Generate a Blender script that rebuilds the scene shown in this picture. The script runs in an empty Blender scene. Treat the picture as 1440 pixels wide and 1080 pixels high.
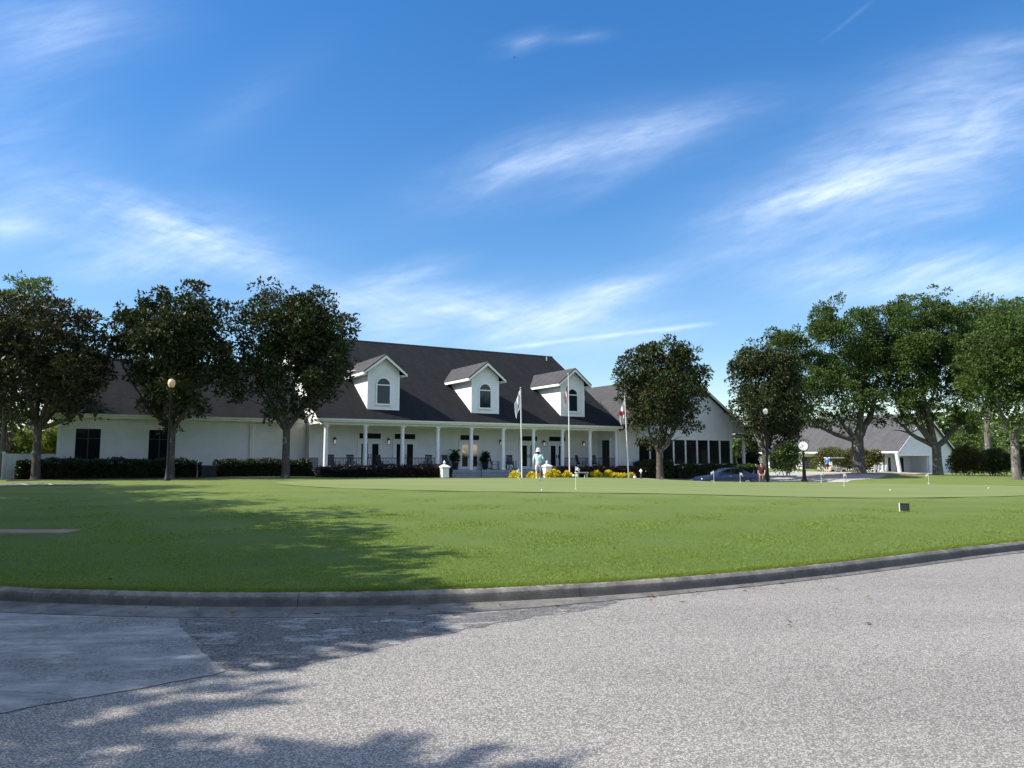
import bpy, bmesh, math, random
import numpy as np
from mathutils import Vector, Matrix
R = math.radians
rng = np.random.default_rng(7)
random.seed(7)
sc = bpy.context.scene
col = sc.collection

# ------------------------------------------------------------------ camera
F = 1040.0; CX, CY, HZ = 720, 540, 645.0
PITCH = math.atan((HZ - CY) / F)
EYE = 1.6
cam = bpy.data.cameras.new('camera'); camo = bpy.data.objects.new('camera', cam); col.objects.link(camo)
camo.location = (0, 0, EYE); camo.rotation_euler = (math.pi / 2 + PITCH, 0, 0)
cam.sensor_width = 36; cam.lens = F / 1440 * 36; cam.clip_end = 3000; cam.clip_start = .05
sc.camera = camo

# ------------------------------------------------------------------ ground shape
_kx = np.array([-5.73, -4.42, -3.2, -2.06, -.93, -.16, .65, 1.51, 2.46, 3.55, 4.82, 6.31, 8.89])
_ky = np.array([8.47, 8.25, 8.12, 8.12, 8.25, 8.43, 8.66, 8.93, 9.33, 9.9, 10.63, 11.55, 13.06])
_kp = np.polyfit(_kx, _ky, 4)
def yk(x):                                  # top front edge of the kerb
    x = np.asarray(x, float)
    m = np.polyval(_kp, np.clip(x, -5.7, 8.9))
    l = x + 5.7; r = x - 8.9
    sl = np.polyval(np.polyder(_kp), -5.7); sr = np.polyval(np.polyder(_kp), 8.9)
    m = m + np.where(l < 0, sl * l + .012 * np.minimum(-l, 30) ** 2, 0)
    m = m + np.where(r > 0, sr * r + .004 * np.minimum(r, 40) ** 2, 0)
    return m
def ss(a, b, x):
    t = np.clip((np.asarray(x, float) - a) / (b - a), 0, 1); return t * t * (3 - 2 * t)
def gz(x, y):
    x = np.asarray(x, float); y = np.asarray(y, float)
    d = y - yk(x)
    plate = .42 - .27 * ss(5, 15, x)
    z = .165 + (plate - .165) * ss(0, 26, d)
    z = z - .28 * ss(46.5, 50.5, y) * ss(-16, -6, x)
    ye = 60 + .4 * np.clip(x - 14, 0, 14)
    dip = ss(12.2, 14.2, x) * (1 - ss(24, 27, x)) * ss(47.5, 51.5, y) * (1 - ss(ye, ye + 4, y))
    z = z + .26 * ss(74, 84, y) * ss(25, 32, x) * (1 - ss(42, 50, x)) - .28 * ss(50, 56, x) * ss(85, 95, y)
    z = z - .40 * dip
    z = z + .36 * np.exp(-((x - 33.7) ** 2 / 30 + (y - 71.5) ** 2 / 10)) + .14 * np.exp(-((x - 41) ** 2 / 60 + (y - 69) ** 2 / 9))
    z = z - .55 * np.exp(-((x - 42) ** 2 / 30 + (y - 95) ** 2 / 60))
    z = np.where(d < 0, 0, z)
    return z
def GZ(x, y): return float(gz(x, y))
def at(px, Y):                              # ground point seen in pixel column px at distance Y
    X = 0
    for _ in range(4):
        z = GZ(X, Y); dep = Y * math.cos(PITCH) + (z - EYE) * math.sin(PITCH); X = (px - CX) / F * dep
    return Vector((X, Y, GZ(X, Y)))
def at3(px, py, Y):                         # any point: pixel and distance
    d = Vector(((px - CX) / F, math.cos(PITCH) - (CY - py) / F * math.sin(PITCH), math.sin(PITCH) + (CY - py) / F * math.cos(PITCH)))
    return Vector((0, 0, EYE)) + d * (Y / d.y)

# ------------------------------------------------------------------ materials
def rgb(c): return (c[0], c[1], c[2], 1)
class NT:
    def __init__(s, nt): s.nt = nt
    def n(s, t, **kw):
        nd = s.nt.nodes.new(t)
        for k, v in kw.items():
            if k.startswith('i_'):
                key = k[2:]; key = int(key) if key.isdigit() else key.replace('_', ' ')
                if isinstance(v, bpy.types.NodeSocket): s.nt.links.new(v, nd.inputs[key])
                else: nd.inputs[key].default_value = v
            else: setattr(nd, k, v)
        return nd
    def math(s, op, a, b=0., c=0.):
        nd = s.nt.nodes.new('ShaderNodeMath'); nd.operation = op
        for i, v in enumerate((a, b, c)):
            if isinstance(v, bpy.types.NodeSocket): s.nt.links.new(v, nd.inputs[i])
            else: nd.inputs[i].default_value = v
        return nd.outputs[0]
    def mix(s, f, a, b, blend='MIX'):
        nd = s.nt.nodes.new('ShaderNodeMix'); nd.data_type = 'RGBA'; nd.blend_type = blend
        for i, v in ((0, f), (6, a), (7, b)):
            if isinstance(v, bpy.types.NodeSocket): s.nt.links.new(v, nd.inputs[i])
            else: nd.inputs[i].default_value = v if i == 0 else rgb(v)
        return nd.outputs[2]
    def noise(s, vec, scale, detail=4, rough=.55, dist=0.):
        nd = s.n('ShaderNodeTexNoise', i_Scale=scale, i_Detail=detail, i_Roughness=rough, i_Distortion=dist)
        s.nt.links.new(vec, nd.inputs['Vector']); return nd.outputs['Fac']
    def ramp(s, f, a, b):
        nd = s.n('ShaderNodeMapRange', i_Value=f, i_1=a, i_2=b); nd.clamp = True; return nd.outputs[0]
    def scale(s, vec, sx, sy, sz, rot=(0, 0, 0)):
        nd = s.n('ShaderNodeMapping', i_Vector=vec, i_Scale=(sx, sy, sz), i_Rotation=rot); return nd.outputs[0]
def base(name, rough=.7, spec=.3):
    m = bpy.data.materials.new(name); m.use_nodes = True
    t = NT(m.node_tree); b = m.node_tree.nodes['Principled BSDF']
    b.inputs['Roughness'].default_value = rough; b.inputs['Specular IOR Level'].default_value = spec
    co = t.n('ShaderNodeTexCoord').outputs['Object']
    return m, t, b, co
def bump(t, b, h, strength=.3, dist=.02):
    n = t.n('ShaderNodeBump', i_Strength=strength, i_Distance=dist, i_Height=h)
    t.nt.links.new(n.outputs[0], b.inputs['Normal'])
def M(name, c, rough=.6, var=.15, scale=4., spec=.3, metal=0., bmp=0., bscale=40.):
    m, t, b, co = base(name, rough, spec)
    f = t.noise(co, scale, 5)
    c2 = tuple(max(0, v * (1 - 2 * var)) for v in c); c3 = tuple(v * (1 + var) for v in c)
    t.nt.links.new(t.mix(t.ramp(f, .3, .7), c2, c3), b.inputs['Base Color'])
    b.inputs['Metallic'].default_value = metal
    if bmp: bump(t, b, t.noise(co, bscale, 4), bmp)
    return m
MAT = {}
def siding(name, c, pitch=.14):
    m, t, b, co = base(name, .55, .3)
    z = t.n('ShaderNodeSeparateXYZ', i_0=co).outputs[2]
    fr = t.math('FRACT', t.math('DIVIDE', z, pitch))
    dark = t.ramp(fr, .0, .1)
    f = t.noise(co, 1.3, 5)
    cc = t.mix(t.ramp(f, .3, .75), tuple(v * .88 for v in c), c)
    st = t.noise(t.scale(co, 6, 6, .5), 1.5, 4)
    cc = t.mix(t.ramp(st, .62, .85), cc, tuple(v * .78 for v in c))
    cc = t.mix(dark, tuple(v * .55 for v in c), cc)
    t.nt.links.new(cc, b.inputs['Base Color'])
    bump(t, b, t.math('SUBTRACT', 1, fr), .5, .02)
    return m
def shingle(name, c, axis):
    m, t, b, co = base(name, .92, .06)
    br = t.n('ShaderNodeTexBrick', i_Scale=1.0, i_Mortar_Size=.012, i_Color1=rgb(tuple(v * .75 for v in c)), i_Color2=rgb(tuple(v * 1.2 for v in c)), i_Mortar=rgb(tuple(v * .5 for v in c)))
    br.inputs['Brick Width'].default_value = .3; br.inputs['Row Height'].default_value = .15
    sp = t.n('ShaderNodeSeparateXYZ', i_0=co)
    cb = t.n('ShaderNodeCombineXYZ'); t.nt.links.new(sp.outputs[0 if axis == 'x' else 1], cb.inputs[0]); t.nt.links.new(t.math('MULTIPLY', sp.outputs[1 if axis == 'x' else 0], 1.2), cb.inputs[1])
    t.nt.links.new(cb.outputs[0], br.inputs['Vector'])
    st = t.noise(t.scale(co, 1.2, .25, .25) if axis == 'x' else t.scale(co, .25, 1.2, .25), 1.4, 6, .65)
    cc = t.mix(t.ramp(st, .42, .72), br.outputs['Color'], tuple(v * .55 for v in c))
    f2 = t.noise(co, 60, 2)
    cc = t.mix(t.ramp(f2, .3, .8), cc, t.mix(.5, cc, tuple(v * 1.6 for v in c)))
    t.nt.links.new(cc, b.inputs['Base Color'])
    bump(t, b, t.noise(co, 30, 3), .4, .02)
    return m
def leafmat(name, c1, c2, c3=None, rough=.4, trans=.2, spec=.4):
    m = bpy.data.materials.new(name); m.use_nodes = True
    t = NT(m.node_tree); b = m.node_tree.nodes['Principled BSDF']; out = m.node_tree.nodes['Material Output']
    b.inputs['Roughness'].default_value = rough; b.inputs['Specular IOR Level'].default_value = spec
    co = t.n('ShaderNodeTexCoord').outputs['Object']
    rnd = t.n('ShaderNodeNewGeometry').outputs['Random Per Island']
    f = t.math('ADD', t.math('MULTIPLY', rnd, .65), t.math('MULTIPLY', t.ramp(t.noise(co, .9, 3), .3, .7), .45))
    cc = t.mix(t.ramp(f, .1, .95), c1, c2)
    if c3: cc = t.mix(t.ramp(t.math('FRACT', t.math('MULTIPLY', rnd, 37.3)), .84, .86), cc, c3)
    t.nt.links.new(cc, b.inputs['Base Color'])
    tr = t.n('ShaderNodeBsdfTranslucent'); t.nt.links.new(t.mix(1, cc, (1.25, 1.3, .6), 'MULTIPLY'), tr.inputs[0])
    mx = t.n('ShaderNodeMixShader', i_0=trans); t.nt.links.new(b.outputs[0], mx.inputs[1]); t.nt.links.new(tr.outputs[0], mx.inputs[2])
    t.nt.links.new(mx.outputs[0], out.inputs[0])
    return m
def bark(name, c, patch=None):
    m, t, b, co = base(name, .9, .1)
    f = t.noise(t.scale(co, 9, 9, 1.6), 1.6, 6, .65)
    cc = t.mix(t.ramp(f, .35, .65), tuple(v * .45 for v in c), tuple(v * 1.15 for v in c))
    if patch: cc = t.mix(t.ramp(t.noise(co, 2.2, 3), .58, .66), cc, patch)
    t.nt.links.new(cc, b.inputs['Base Color']); bump(t, b, f, .8, .04)
    return m

MAT['siding'] = siding('white_siding', (.78, .79, .80))
MAT['trim'] = M('white_trim', (.80, .80, .80), .5, .04)
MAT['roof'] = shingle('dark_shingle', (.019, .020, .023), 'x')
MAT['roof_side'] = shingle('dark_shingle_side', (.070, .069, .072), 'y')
MAT['roof_barn'] = shingle('grey_shingle', (.085, .085, .092), 'y')
MAT['black_metal'] = M('black_metal', (.012, .013, .016), .45, .1)
MAT['navy_wood'] = M('navy_painted_wood', (.016, .022, .040), .5, .15)
MAT['dark_door'] = M('dark_room_behind_glass', (.012, .011, .012), .3, .2)
MAT['brick'] = M('brick_red', (.16, .055, .04), .85, .3, 12)
MAT['porch'] = M('porch_paint', (.26, .28, .31), .6, .12)
MAT['ceil'] = M('porch_ceiling', (.70, .69, .66), .6, .04)
MAT['pole'] = M('flagpole_white', (.78, .77, .75), .35, .05)
MAT['stone'] = M('pale_stone', (.45, .43, .40), .8, .15, 8)
MAT['vinyl'] = M('white_vinyl', (.62, .64, .66), .45, .06)
MAT['dark_grey'] = M('dark_grey_metal', (.05, .055, .06), .5, .15)
MAT['rubber'] = M('tyre_rubber', (.015, .015, .016), .8, .1)
MAT['rim'] = M('alloy', (.5, .5, .52), .3, .05, metal=.8)
MAT['skin'] = M('skin', (.55, .33, .23), .55, .05)
MAT['white_cloth'] = M('white_cloth', (.75, .76, .78), .8, .05)
MAT['red_cloth'] = M('red_cloth', (.42, .03, .05), .8, .08)
MAT['blue_cloth'] = M('blue_cloth', (.02, .035, .14), .8, .08)
MAT['cream'] = M('cream_plastic', (.62, .58, .48), .4, .06)
MAT['terracotta'] = M('dark_pot', (.04, .04, .045), .6, .2)
def glassmat(name, c, rough=.06, sp=.34):
    m, t, b, co = base(name, rough, .9)
    b.inputs['Base Color'].default_value = rgb(c); b.inputs['IOR'].default_value = 1.45; b.inputs['Specular IOR Level'].default_value = sp
    bump(t, b, t.noise(co, .9, 2), .06, .05)
    return m
MAT['glass'] = glassmat('window_glass', (.008, .011, .016))
MAT['glass_high'] = glassmat('dormer_glass', (.010, .02, .028), .05, .5)
MAT['carglass'] = glassmat('car_glass', (.006, .007, .009), .03, .5)
MAT['lens'] = M('lamp_glass', (.85, .82, .72), .2, .03)
MAT['lens_warm'] = M('lamp_glass_amber', (.80, .56, .36), .25, .06)
def warmglow():
    m, t, b, co = base('porch_bulb_glow', .3, .4)
    b.inputs['Base Color'].default_value = rgb((.9, .88, .8)); b.inputs['Emission Color'].default_value = rgb((1, .93, .8)); b.inputs['Emission Strength'].default_value = .15  # faint emission added to the white bulb glass, otherwise unlit
    return m
MAT['bulb'] = warmglow()
MAT['carpaint'] = M('car_paint_blue', (.006, .017, .060), .25, .03, spec=.5)
bc = MAT['carpaint'].node_tree.nodes['Principled BSDF']; bc.inputs['Coat Weight'].default_value = .25; bc.inputs['Coat Roughness'].default_value = .04

# leaves
MAT['magnolia'] = leafmat('magnolia_leaf', (.014, .026, .009), (.046, .068, .022), (.060, .042, .022), .5, .10, .18)
MAT['magnolia_b'] = leafmat('magnolia_leaf_brownish', (.020, .026, .010), (.056, .062, .024), (.085, .052, .027), .5, .10, .18)
MAT['oak'] = leafmat('oak_leaf', (.022, .046, .011), (.085, .130, .034), None, .55, .22, .15)
MAT['pine'] = leafmat('pine_needle', (.05, .09, .025), (.12, .17, .05), None, .5, .25, .3)
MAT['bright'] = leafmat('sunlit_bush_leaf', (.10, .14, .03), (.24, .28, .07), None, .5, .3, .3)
MAT['hedge'] = leafmat('hedge_leaf', (.010, .022, .008), (.035, .062, .018), None, .45, .12, .4)
MAT['purple'] = leafmat('purple_hedge_leaf', (.028, .014, .016), (.075, .034, .032), (.10, .05, .03), .5, .15, .3)
MAT['darkhedge'] = leafmat('dark_hedge_leaf', (.014, .010, .014), (.030, .026, .026), None, .5, .1, .3)
MAT['shrub'] = leafmat('shrub_leaf', (.045, .060, .016), (.130, .140, .040), (.12, .07, .025), .5, .22, .3)
MAT['yellow'] = leafmat('yellow_flower', (.50, .38, .012), (.82, .68, .04), (.30, .32, .03), .6, .2, .2)
MAT['rain'] = leafmat('green_shrub_leaf', (.025, .055, .014), (.075, .125, .03), None, .45, .2, .35)
MAT['bark'] = bark('magnolia_bark', (.105, .092, .078), (.24, .23, .21))
MAT['oakbark'] = bark('oak_bark', (.155, .145, .13), (.27, .265, .25))
MAT['twig'] = M('dark_twig', (.035, .03, .022), .9, .2)

# ------------------------------------------------------------------ mesh building
class MB:
    def __init__(s): s.v = []; s.f = []; s.mi = []; s.cur = 0
    def add(s, vs, fs):
        o = len(s.v); s.v += [tuple(p) for p in vs]; s.f += [tuple(i + o for i in f) for f in fs]; s.mi += [s.cur] * len(fs); return s
    def box(s, x0, y0, z0, x1, y1, z1):
        return s.add([(x0, y0, z0), (x1, y0, z0), (x1, y1, z0), (x0, y1, z0), (x0, y0, z1), (x1, y0, z1), (x1, y1, z1), (x0, y1, z1)],
                     [(3, 2, 1, 0), (4, 5, 6, 7), (0, 1, 5, 4), (1, 2, 6, 5), (2, 3, 7, 6), (3, 0, 4, 7)])
    def cbox(s, c, sx, sy, sz, M4=None):
        x, y, z = c; p = MB().box(-sx / 2, -sy / 2, -sz / 2, sx / 2, sy / 2, sz / 2)
        m = M4 or Matrix()
        return s.add([tuple(m @ Vector(q) + Vector((x, y, z))) for q in p.v], p.f)
    def lathe(s, prof, c=(0, 0, 0), n=16, axis='z'):
        vs = []; fs = []; k = len(prof)
        for r, z in prof:
            for i in range(n):
                a = 2 * math.pi * i / n; p = (r * math.cos(a), r * math.sin(a), z)
                if axis == 'y': p = (p[0], p[2], p[1])
                if axis == 'x': p = (p[2], p[0], p[1])
                vs.append((p[0] + c[0], p[1] + c[1], p[2] + c[2]))
        for j in range(k - 1):
            for i in range(n): fs.append((j * n + i, j * n + (i + 1) % n, (j + 1) * n + (i + 1) % n, (j + 1) * n + i))
        fs.append(tuple(range(n - 1, -1, -1))); fs.append(tuple(range((k - 1) * n, k * n)))
        return s.add(vs, fs)
    def cyl(s, c, r, h, n=12, axis='z', r2=None): return s.lathe([(r, 0), (r if r2 is None else r2, h)], c, n, axis)
    def tube(s, pts, rad, n=8):
        pts = [Vector(p) for p in pts]; rad = rad if hasattr(rad, '__len__') else [rad] * len(pts)
        vs = []; fs = []; ref = None
        for i, p in enumerate(pts):
            d = (pts[min(i + 1, len(pts) - 1)] - pts[max(i - 1, 0)]).normalized()
            if ref is None: ref = d.orthogonal().normalized()
            ref = (ref - d * ref.dot(d)).normalized(); o = d.cross(ref)
            for k in range(n):
                a = 2 * math.pi * k / n; vs.append(p + (ref * math.cos(a) + o * math.sin(a)) * rad[i])
        for j in range(len(pts) - 1):
            for k in range(n): fs.append((j * n + k, j * n + (k + 1) % n, (j + 1) * n + (k + 1) % n, (j + 1) * n + k))
        fs.append(tuple(range(n - 1, -1, -1))); fs.append(tuple(range((len(pts) - 1) * n, len(pts) * n)))
        return s.add(vs, fs)
    def prism(s, poly, a, b, axis='y'):     # polygon in the other two axes, extruded from a to b
        n = len(poly); vs = []
        for t in (a, b):
            for p, q in poly: vs.append({'y': (p, t, q), 'x': (t, p, q), 'z': (p, q, t)}[axis])
        fs = [tuple(range(n)), tuple(range(2 * n - 1, n - 1, -1))] + [(i, i + n, (i + 1) % n + n, (i + 1) % n) for i in range(n)]
        return s.add(vs, fs)
    def slab(s, quad, th):                  # thin roof slab: top quad and thickness straight down
        q = [Vector(p) for p in quad]; d = Vector((0, 0, -th)); n = len(q)
        return s.add(q + [p + d for p in q], [tuple(range(n)), tuple(range(2 * n - 1, n - 1, -1))] + [(i, i + n, (i + 1) % n + n, (i + 1) % n) for i in range(n)])
    def build(s, name, mats, parent=None, smooth=False, bevel=0, **props):
        me = bpy.data.meshes.new(name); me.from_pydata(s.v, [], s.f)
        mats = mats if isinstance(mats, (list, tuple)) else [mats]
        for m in mats: me.materials.append(MAT[m] if isinstance(m, str) else m)
        if len(mats) > 1: me.polygons.foreach_set('material_index', s.mi)
        bm = bmesh.new(); bm.from_mesh(me); bmesh.ops.recalc_face_normals(bm, faces=bm.faces)
        if bevel: bmesh.ops.bevel(bm, geom=[e for e in bm.edges if len(e.link_faces) == 2 and e.calc_face_angle(0) > .6], offset=bevel, segments=2, affect='EDGES')
        bm.to_mesh(me); bm.free()
        if smooth:
            for p in me.polygons: p.use_smooth = True
            me.set_sharp_from_angle(angle=R(40))
        return link(name, me, parent, **props)
def link(name, me, parent=None, **props):
    o = bpy.data.objects.new(name, me); col.objects.link(o)
    if parent is not None: o.parent = parent
    for k, v in props.items(): o['category' if k == 'cat' else k] = v
    return o
def thing(name, label, cat, loc=(0, 0, 0), rz=0, group=None):
    o = bpy.data.objects.new(name, None); col.objects.link(o); o.empty_display_size = .3
    o.location = loc; o.rotation_euler = (0, 0, rz); o['label'] = label; o['category'] = cat
    if group: o['group'] = group
    return o
def copy_tree(o, parent=None):
    kids = [c for c in bpy.data.objects if c.parent == o]
    c = o.copy(); col.objects.link(c); c.parent = parent
    for k in kids: copy_tree(k, c)
    return c
def fast_mesh(name, verts, k, mats, parent=None, mi=None, **props):   # verts: (n*k,3), n polygons of k corners
    me = bpy.data.meshes.new(name); nv = len(verts); nf = nv // k
    me.vertices.add(nv); me.vertices.foreach_set('co', np.ascontiguousarray(verts, dtype=np.float32).ravel())
    me.loops.add(nv); me.loops.foreach_set('vertex_index', np.arange(nv, dtype=np.int32))
    me.polygons.add(nf); me.polygons.foreach_set('loop_start', np.arange(0, nv, k, dtype=np.int32)); me.polygons.foreach_set('loop_total', np.full(nf, k, dtype=np.int32))
    for m in (mats if isinstance(mats, (list, tuple)) else [mats]): me.materials.append(MAT[m])
    me.update(calc_edges=True); me.validate()
    return link(name, me, parent, **props)
def grid_mesh(name, X, Y, Z, mat, **props):
    ny, nx = X.shape
    v = np.stack([X, Y, Z], -1).reshape(-1, 3); i = np.arange(nx * ny).reshape(ny, nx)
    q = np.stack([i[:-1, :-1], i[:-1, 1:], i[1:, 1:], i[1:, :-1]], -1).reshape(-1)
    me = bpy.data.meshes.new(name); me.vertices.add(len(v)); me.vertices.foreach_set('co', v.astype(np.float32).ravel())
    nf = len(q) // 4; me.loops.add(len(q)); me.loops.foreach_set('vertex_index', q.astype(np.int32))
    me.polygons.add(nf); me.polygons.foreach_set('loop_start', np.arange(0, len(q), 4, dtype=np.int32)); me.polygons.foreach_set('loop_total', np.full(nf, 4, dtype=np.int32))
    me.polygons.foreach_set('use_smooth', np.ones(nf, dtype=bool))
    me.materials.append(MAT[mat]); me.update(calc_edges=True)
    return link(name, me, **props)

# leaves -------------------------------------------------------------
def unit(n):
    v = rng.normal(size=(n, 3)); return v / np.linalg.norm(v, axis=1, keepdims=True)
def leaves(P, out, L, W, droop=.2, spread=1.0):   # P (n,3) positions, out (n,3) preferred direction
    n = len(P)
    d = out + unit(n) * spread + np.array([0, 0, -droop]); d /= np.linalg.norm(d, axis=1, keepdims=True) + 1e-9
    s = np.cross(d, unit(n)); s /= np.linalg.norm(s, axis=1, keepdims=True) + 1e-9
    u = np.cross(s, d)
    sc_ = (.65 + .7 * rng.random(n))[:, None]; l = d * L * sc_; w = s * W * sc_ * .5
    fold = u * (W * .3) * (rng.random(n) - .3)[:, None]
    a = P; b = P + l * .5 + w + fold; c = P + l; e = P + l * .5 - w + fold
    return np.stack([a, b, c, e], 1).reshape(-1, 3)
def lobes_leaves(lobes, total, L, W, rc=.4, per=90, inner=.55, droop=.2, squash=.8, spread=1.0, rag=.0):
    """leaves on the shells of many clumps, the clumps spread over the lobes of the crown; rag pushes some clumps out of the outline"""
    lob = np.array(lobes, float); area = lob[:, 3] * lob[:, 5] + lob[:, 4] * lob[:, 5]
    ncl = max(6 * len(lob), int(total / per)); ncl = min(ncl, max(6, total // 12))
    k = rng.choice(len(lob), ncl, p=area / area.sum())
    dirs = unit(ncl); rr = inner + (1 - inner) * rng.random(ncl) ** .5
    out_ = rng.random(ncl) < .3 * (rag > 0); rr = np.where(out_, 1.02 + rag * rng.random(ncl), rr)
    rad = np.minimum(lob[k, 3], lob[k, 5]); cr = rad * (.20 + .34 * rng.random(ncl) ** 1.3) * np.where(out_, .62, 1)
    c = lob[k, :3] + dirs * np.maximum(lob[k, 3:6] - cr[:, None] * .75, .05) * rr[:, None]
    dens = (.45 + rng.random(ncl)); p = cr ** 2 * dens; idx = rng.choice(ncl, total, p=p / p.sum())
    d = unit(total); d[:, 2] = np.where((d[:, 2] < -.2) & (rng.random(total) < .55), -d[:, 2], d[:, 2])
    r = (.45 + .6 * rng.random(total) ** .6) * cr[idx]
    st = .8 + .5 * rng.random((ncl, 3)); P = c[idx] + d * r[:, None] * np.array([1, 1, squash]) * st[idx]
    out = d * .9 + dirs[idx] * .25 + np.array([0, 0, .2])
    return leaves(P, out, L, W, droop, spread)
def trunk_mesh(b, base_pt, r, forks, top_r=.4):
    """tapered trunk with root flare to fork point, then limbs to the given points; local coordinates"""
    (fx, fy, fz) = forks[0]
    pts = [(0, 0, -.15), (0.02, 0, .12), (fx * .25, fy * .25, fz * .3), (fx * .6, fy * .6, fz * .65), (fx, fy, fz)]
    b.tube(pts, [r * 1.25, r * 1.06, r * .94, r * .88, r * .86], 12)
    for lm in forks[1:]:
        s = Vector((fx, fy, fz - r * .6)); e = Vector(lm[:3]); n = 6; ps = []; rs = []
        lr = lm[3] if len(lm) > 3 else r * .5
        for i in range(n + 1):
            t = i / n; p = s.lerp(e, t); bow = math.sin(t * math.pi)
            hor = Vector((e.x - s.x, e.y - s.y, 0)) * .12
            p += hor * bow + Vector((random.uniform(-1, 1), random.uniform(-1, 1), random.uniform(-.5, .5))) * .12 * bow
            ps.append(p); rs.append(lr * (1 - .8 * t) + .015)
        b.tube(ps, rs, 7)
        for q in range(3):                       # twigs
            i = random.randint(2, n - 1); d = Vector((random.uniform(-1, 1), random.uniform(-1, 1), random.uniform(.1, 1))).normalized() * random.uniform(1, 2)
            b.tube([ps[i], ps[i] + d * .5 + Vector((0, 0, .1)), ps[i] + d], [rs[i] * .55, rs[i] * .35, .01], 5)
def tree(name, label, px, Y, lobes_px, r, fork_z, leafmat_, barkmat, total, L, W, rc=.45, per=90, limbs=7, depth=.9, group='trees', lean=0, base=None, extra_limbs=None, inner=.5, droop=.2, grow=1.0, rag=.12):
    p = at(px, Y) if base is None else Vector(base)
    t = thing(name, label, 'tree', p, 0, group)
    lob = []
    for k, (cx, cy, rx, ry) in enumerate(lobes_px):
        c = at3(cx, cy, Y); rX = rx * Y / F * grow; rZ = ry * Y / F * grow
        for s_ in (-.45, .45):
            yo = s_ * rX * depth * (1 + .5 * random.random()) + random.uniform(-.4, .4)
            lob.append((c.x - p.x, yo, c.z - p.z, rX, rX * .8, rZ))
    fz = fork_z
    fk = [(lean, 0, fz)]
    ch = random.sample(lob, min(limbs, len(lob)))
    for l in ch: fk.append((l[0] * .85, l[1] * .85, max(l[2], fz + .8), r * random.uniform(.35, .6)))
    for e in (extra_limbs or []): fk.append(e)
    b = MB(); trunk_mesh(b, p, r, fk); b.build('trunk', barkmat, t, smooth=True)
    v = lobes_leaves(lob, total, L, W, rc, per, inner, droop, rag=rag)
    fast_mesh('crown', v, 4, leafmat_, t)
    return t
def bush(name, label, cat, loc, lobes, total, L, W, mat, group=None, rc=.15, per=14, core=True, inner=.45, stems=3):
    t = thing(name, label, cat, loc, 0, group)
    fast_mesh('foliage', lobes_leaves(lobes, total, L, W, rc, 40, inner), 4, mat, t)
    b = MB()
    for i in range(stems):
        l = lobes[i % len(lobes)]
        b.tube([(l[0] * .3, l[1] * .3, -.1), (l[0] * .6, l[1] * .6, l[2] * .5), (l[0] + random.uniform(-.2, .2) * l[3], l[1], l[2])], [.04, .03, .012], 6)
    b.build('stem', 'twig', t)
    return t
def hedge(name, label, loc, rz, lx, ly, lz, mat, total, L=.11, W=.06, group=None, rag=.05):
    """clipped hedge: leafy box, origin at the middle of its base"""
    t = thing(name, label, 'hedge', loc, rz, group)
    n = total; a = np.array([lx * lz, lx * lz * .5, lx * ly * .9, ly * lz, ly * lz]); f = rng.choice(5, n, p=a / a.sum())
    u = rng.random(n) - .5; w = rng.random(n)
    P = np.zeros((n, 3)); O = np.zeros((n, 3))
    for k in range(5):
        m = f == k; c = m.sum()
        if k < 2: P[m] = np.stack([u[m] * lx, np.full(c, (-.5 if k == 0 else .5) * ly), w[m] * lz], 1); O[m] = (0, -1 if k == 0 else 1, .4)
        elif k == 2: P[m] = np.stack([u[m] * lx, (w[m] - .5) * ly, np.full(c, lz)], 1); O[m] = (0, 0, 1)
        else: P[m] = np.stack([np.full(c, (-.5 if k == 3 else .5) * lx), u[m] * ly, w[m] * lz], 1); O[m] = (-1 if k == 3 else 1, 0, .4)
    lump = .05 * np.sin(P[:, 0] * 2.1 + 1) + .04 * np.sin(P[:, 0] * 5.3) + .03 * np.sin(P[:, 0] * 11 + P[:, 1] * 7)
    edge = np.clip(np.maximum(np.abs(P[:, 1]) / (ly / 2), np.abs(P[:, 0]) / (lx / 2)) - .7, 0, 1)
    P[:, 2] += (lump - .25 * edge) * (P[:, 2] / lz) ** 2
    P[:, 1] += .05 * np.sin(P[:, 0] * 3.1 + P[:, 2] * 5)
    P += rng.normal(size=(n, 3)) * rag - O * .04
    v = leaves(P, O, L, W, .1, .9)
    fast_mesh('foliage', v, 4, mat, t)
    b = MB(); nx = max(2, int(lx / .5)); e = .10
    for i in range(nx):
        x0 = -lx / 2 + e + (lx - 2 * e) * i / nx; x1 = -lx / 2 + e + (lx - 2 * e) * (i + 1) / nx - .004
        b.box(x0, -ly / 2 + e, -.3, x1, ly / 2 - e, lz - .13 - .04 * random.random())
    b.build('branch_core', 'twig', t)
    return t

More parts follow.
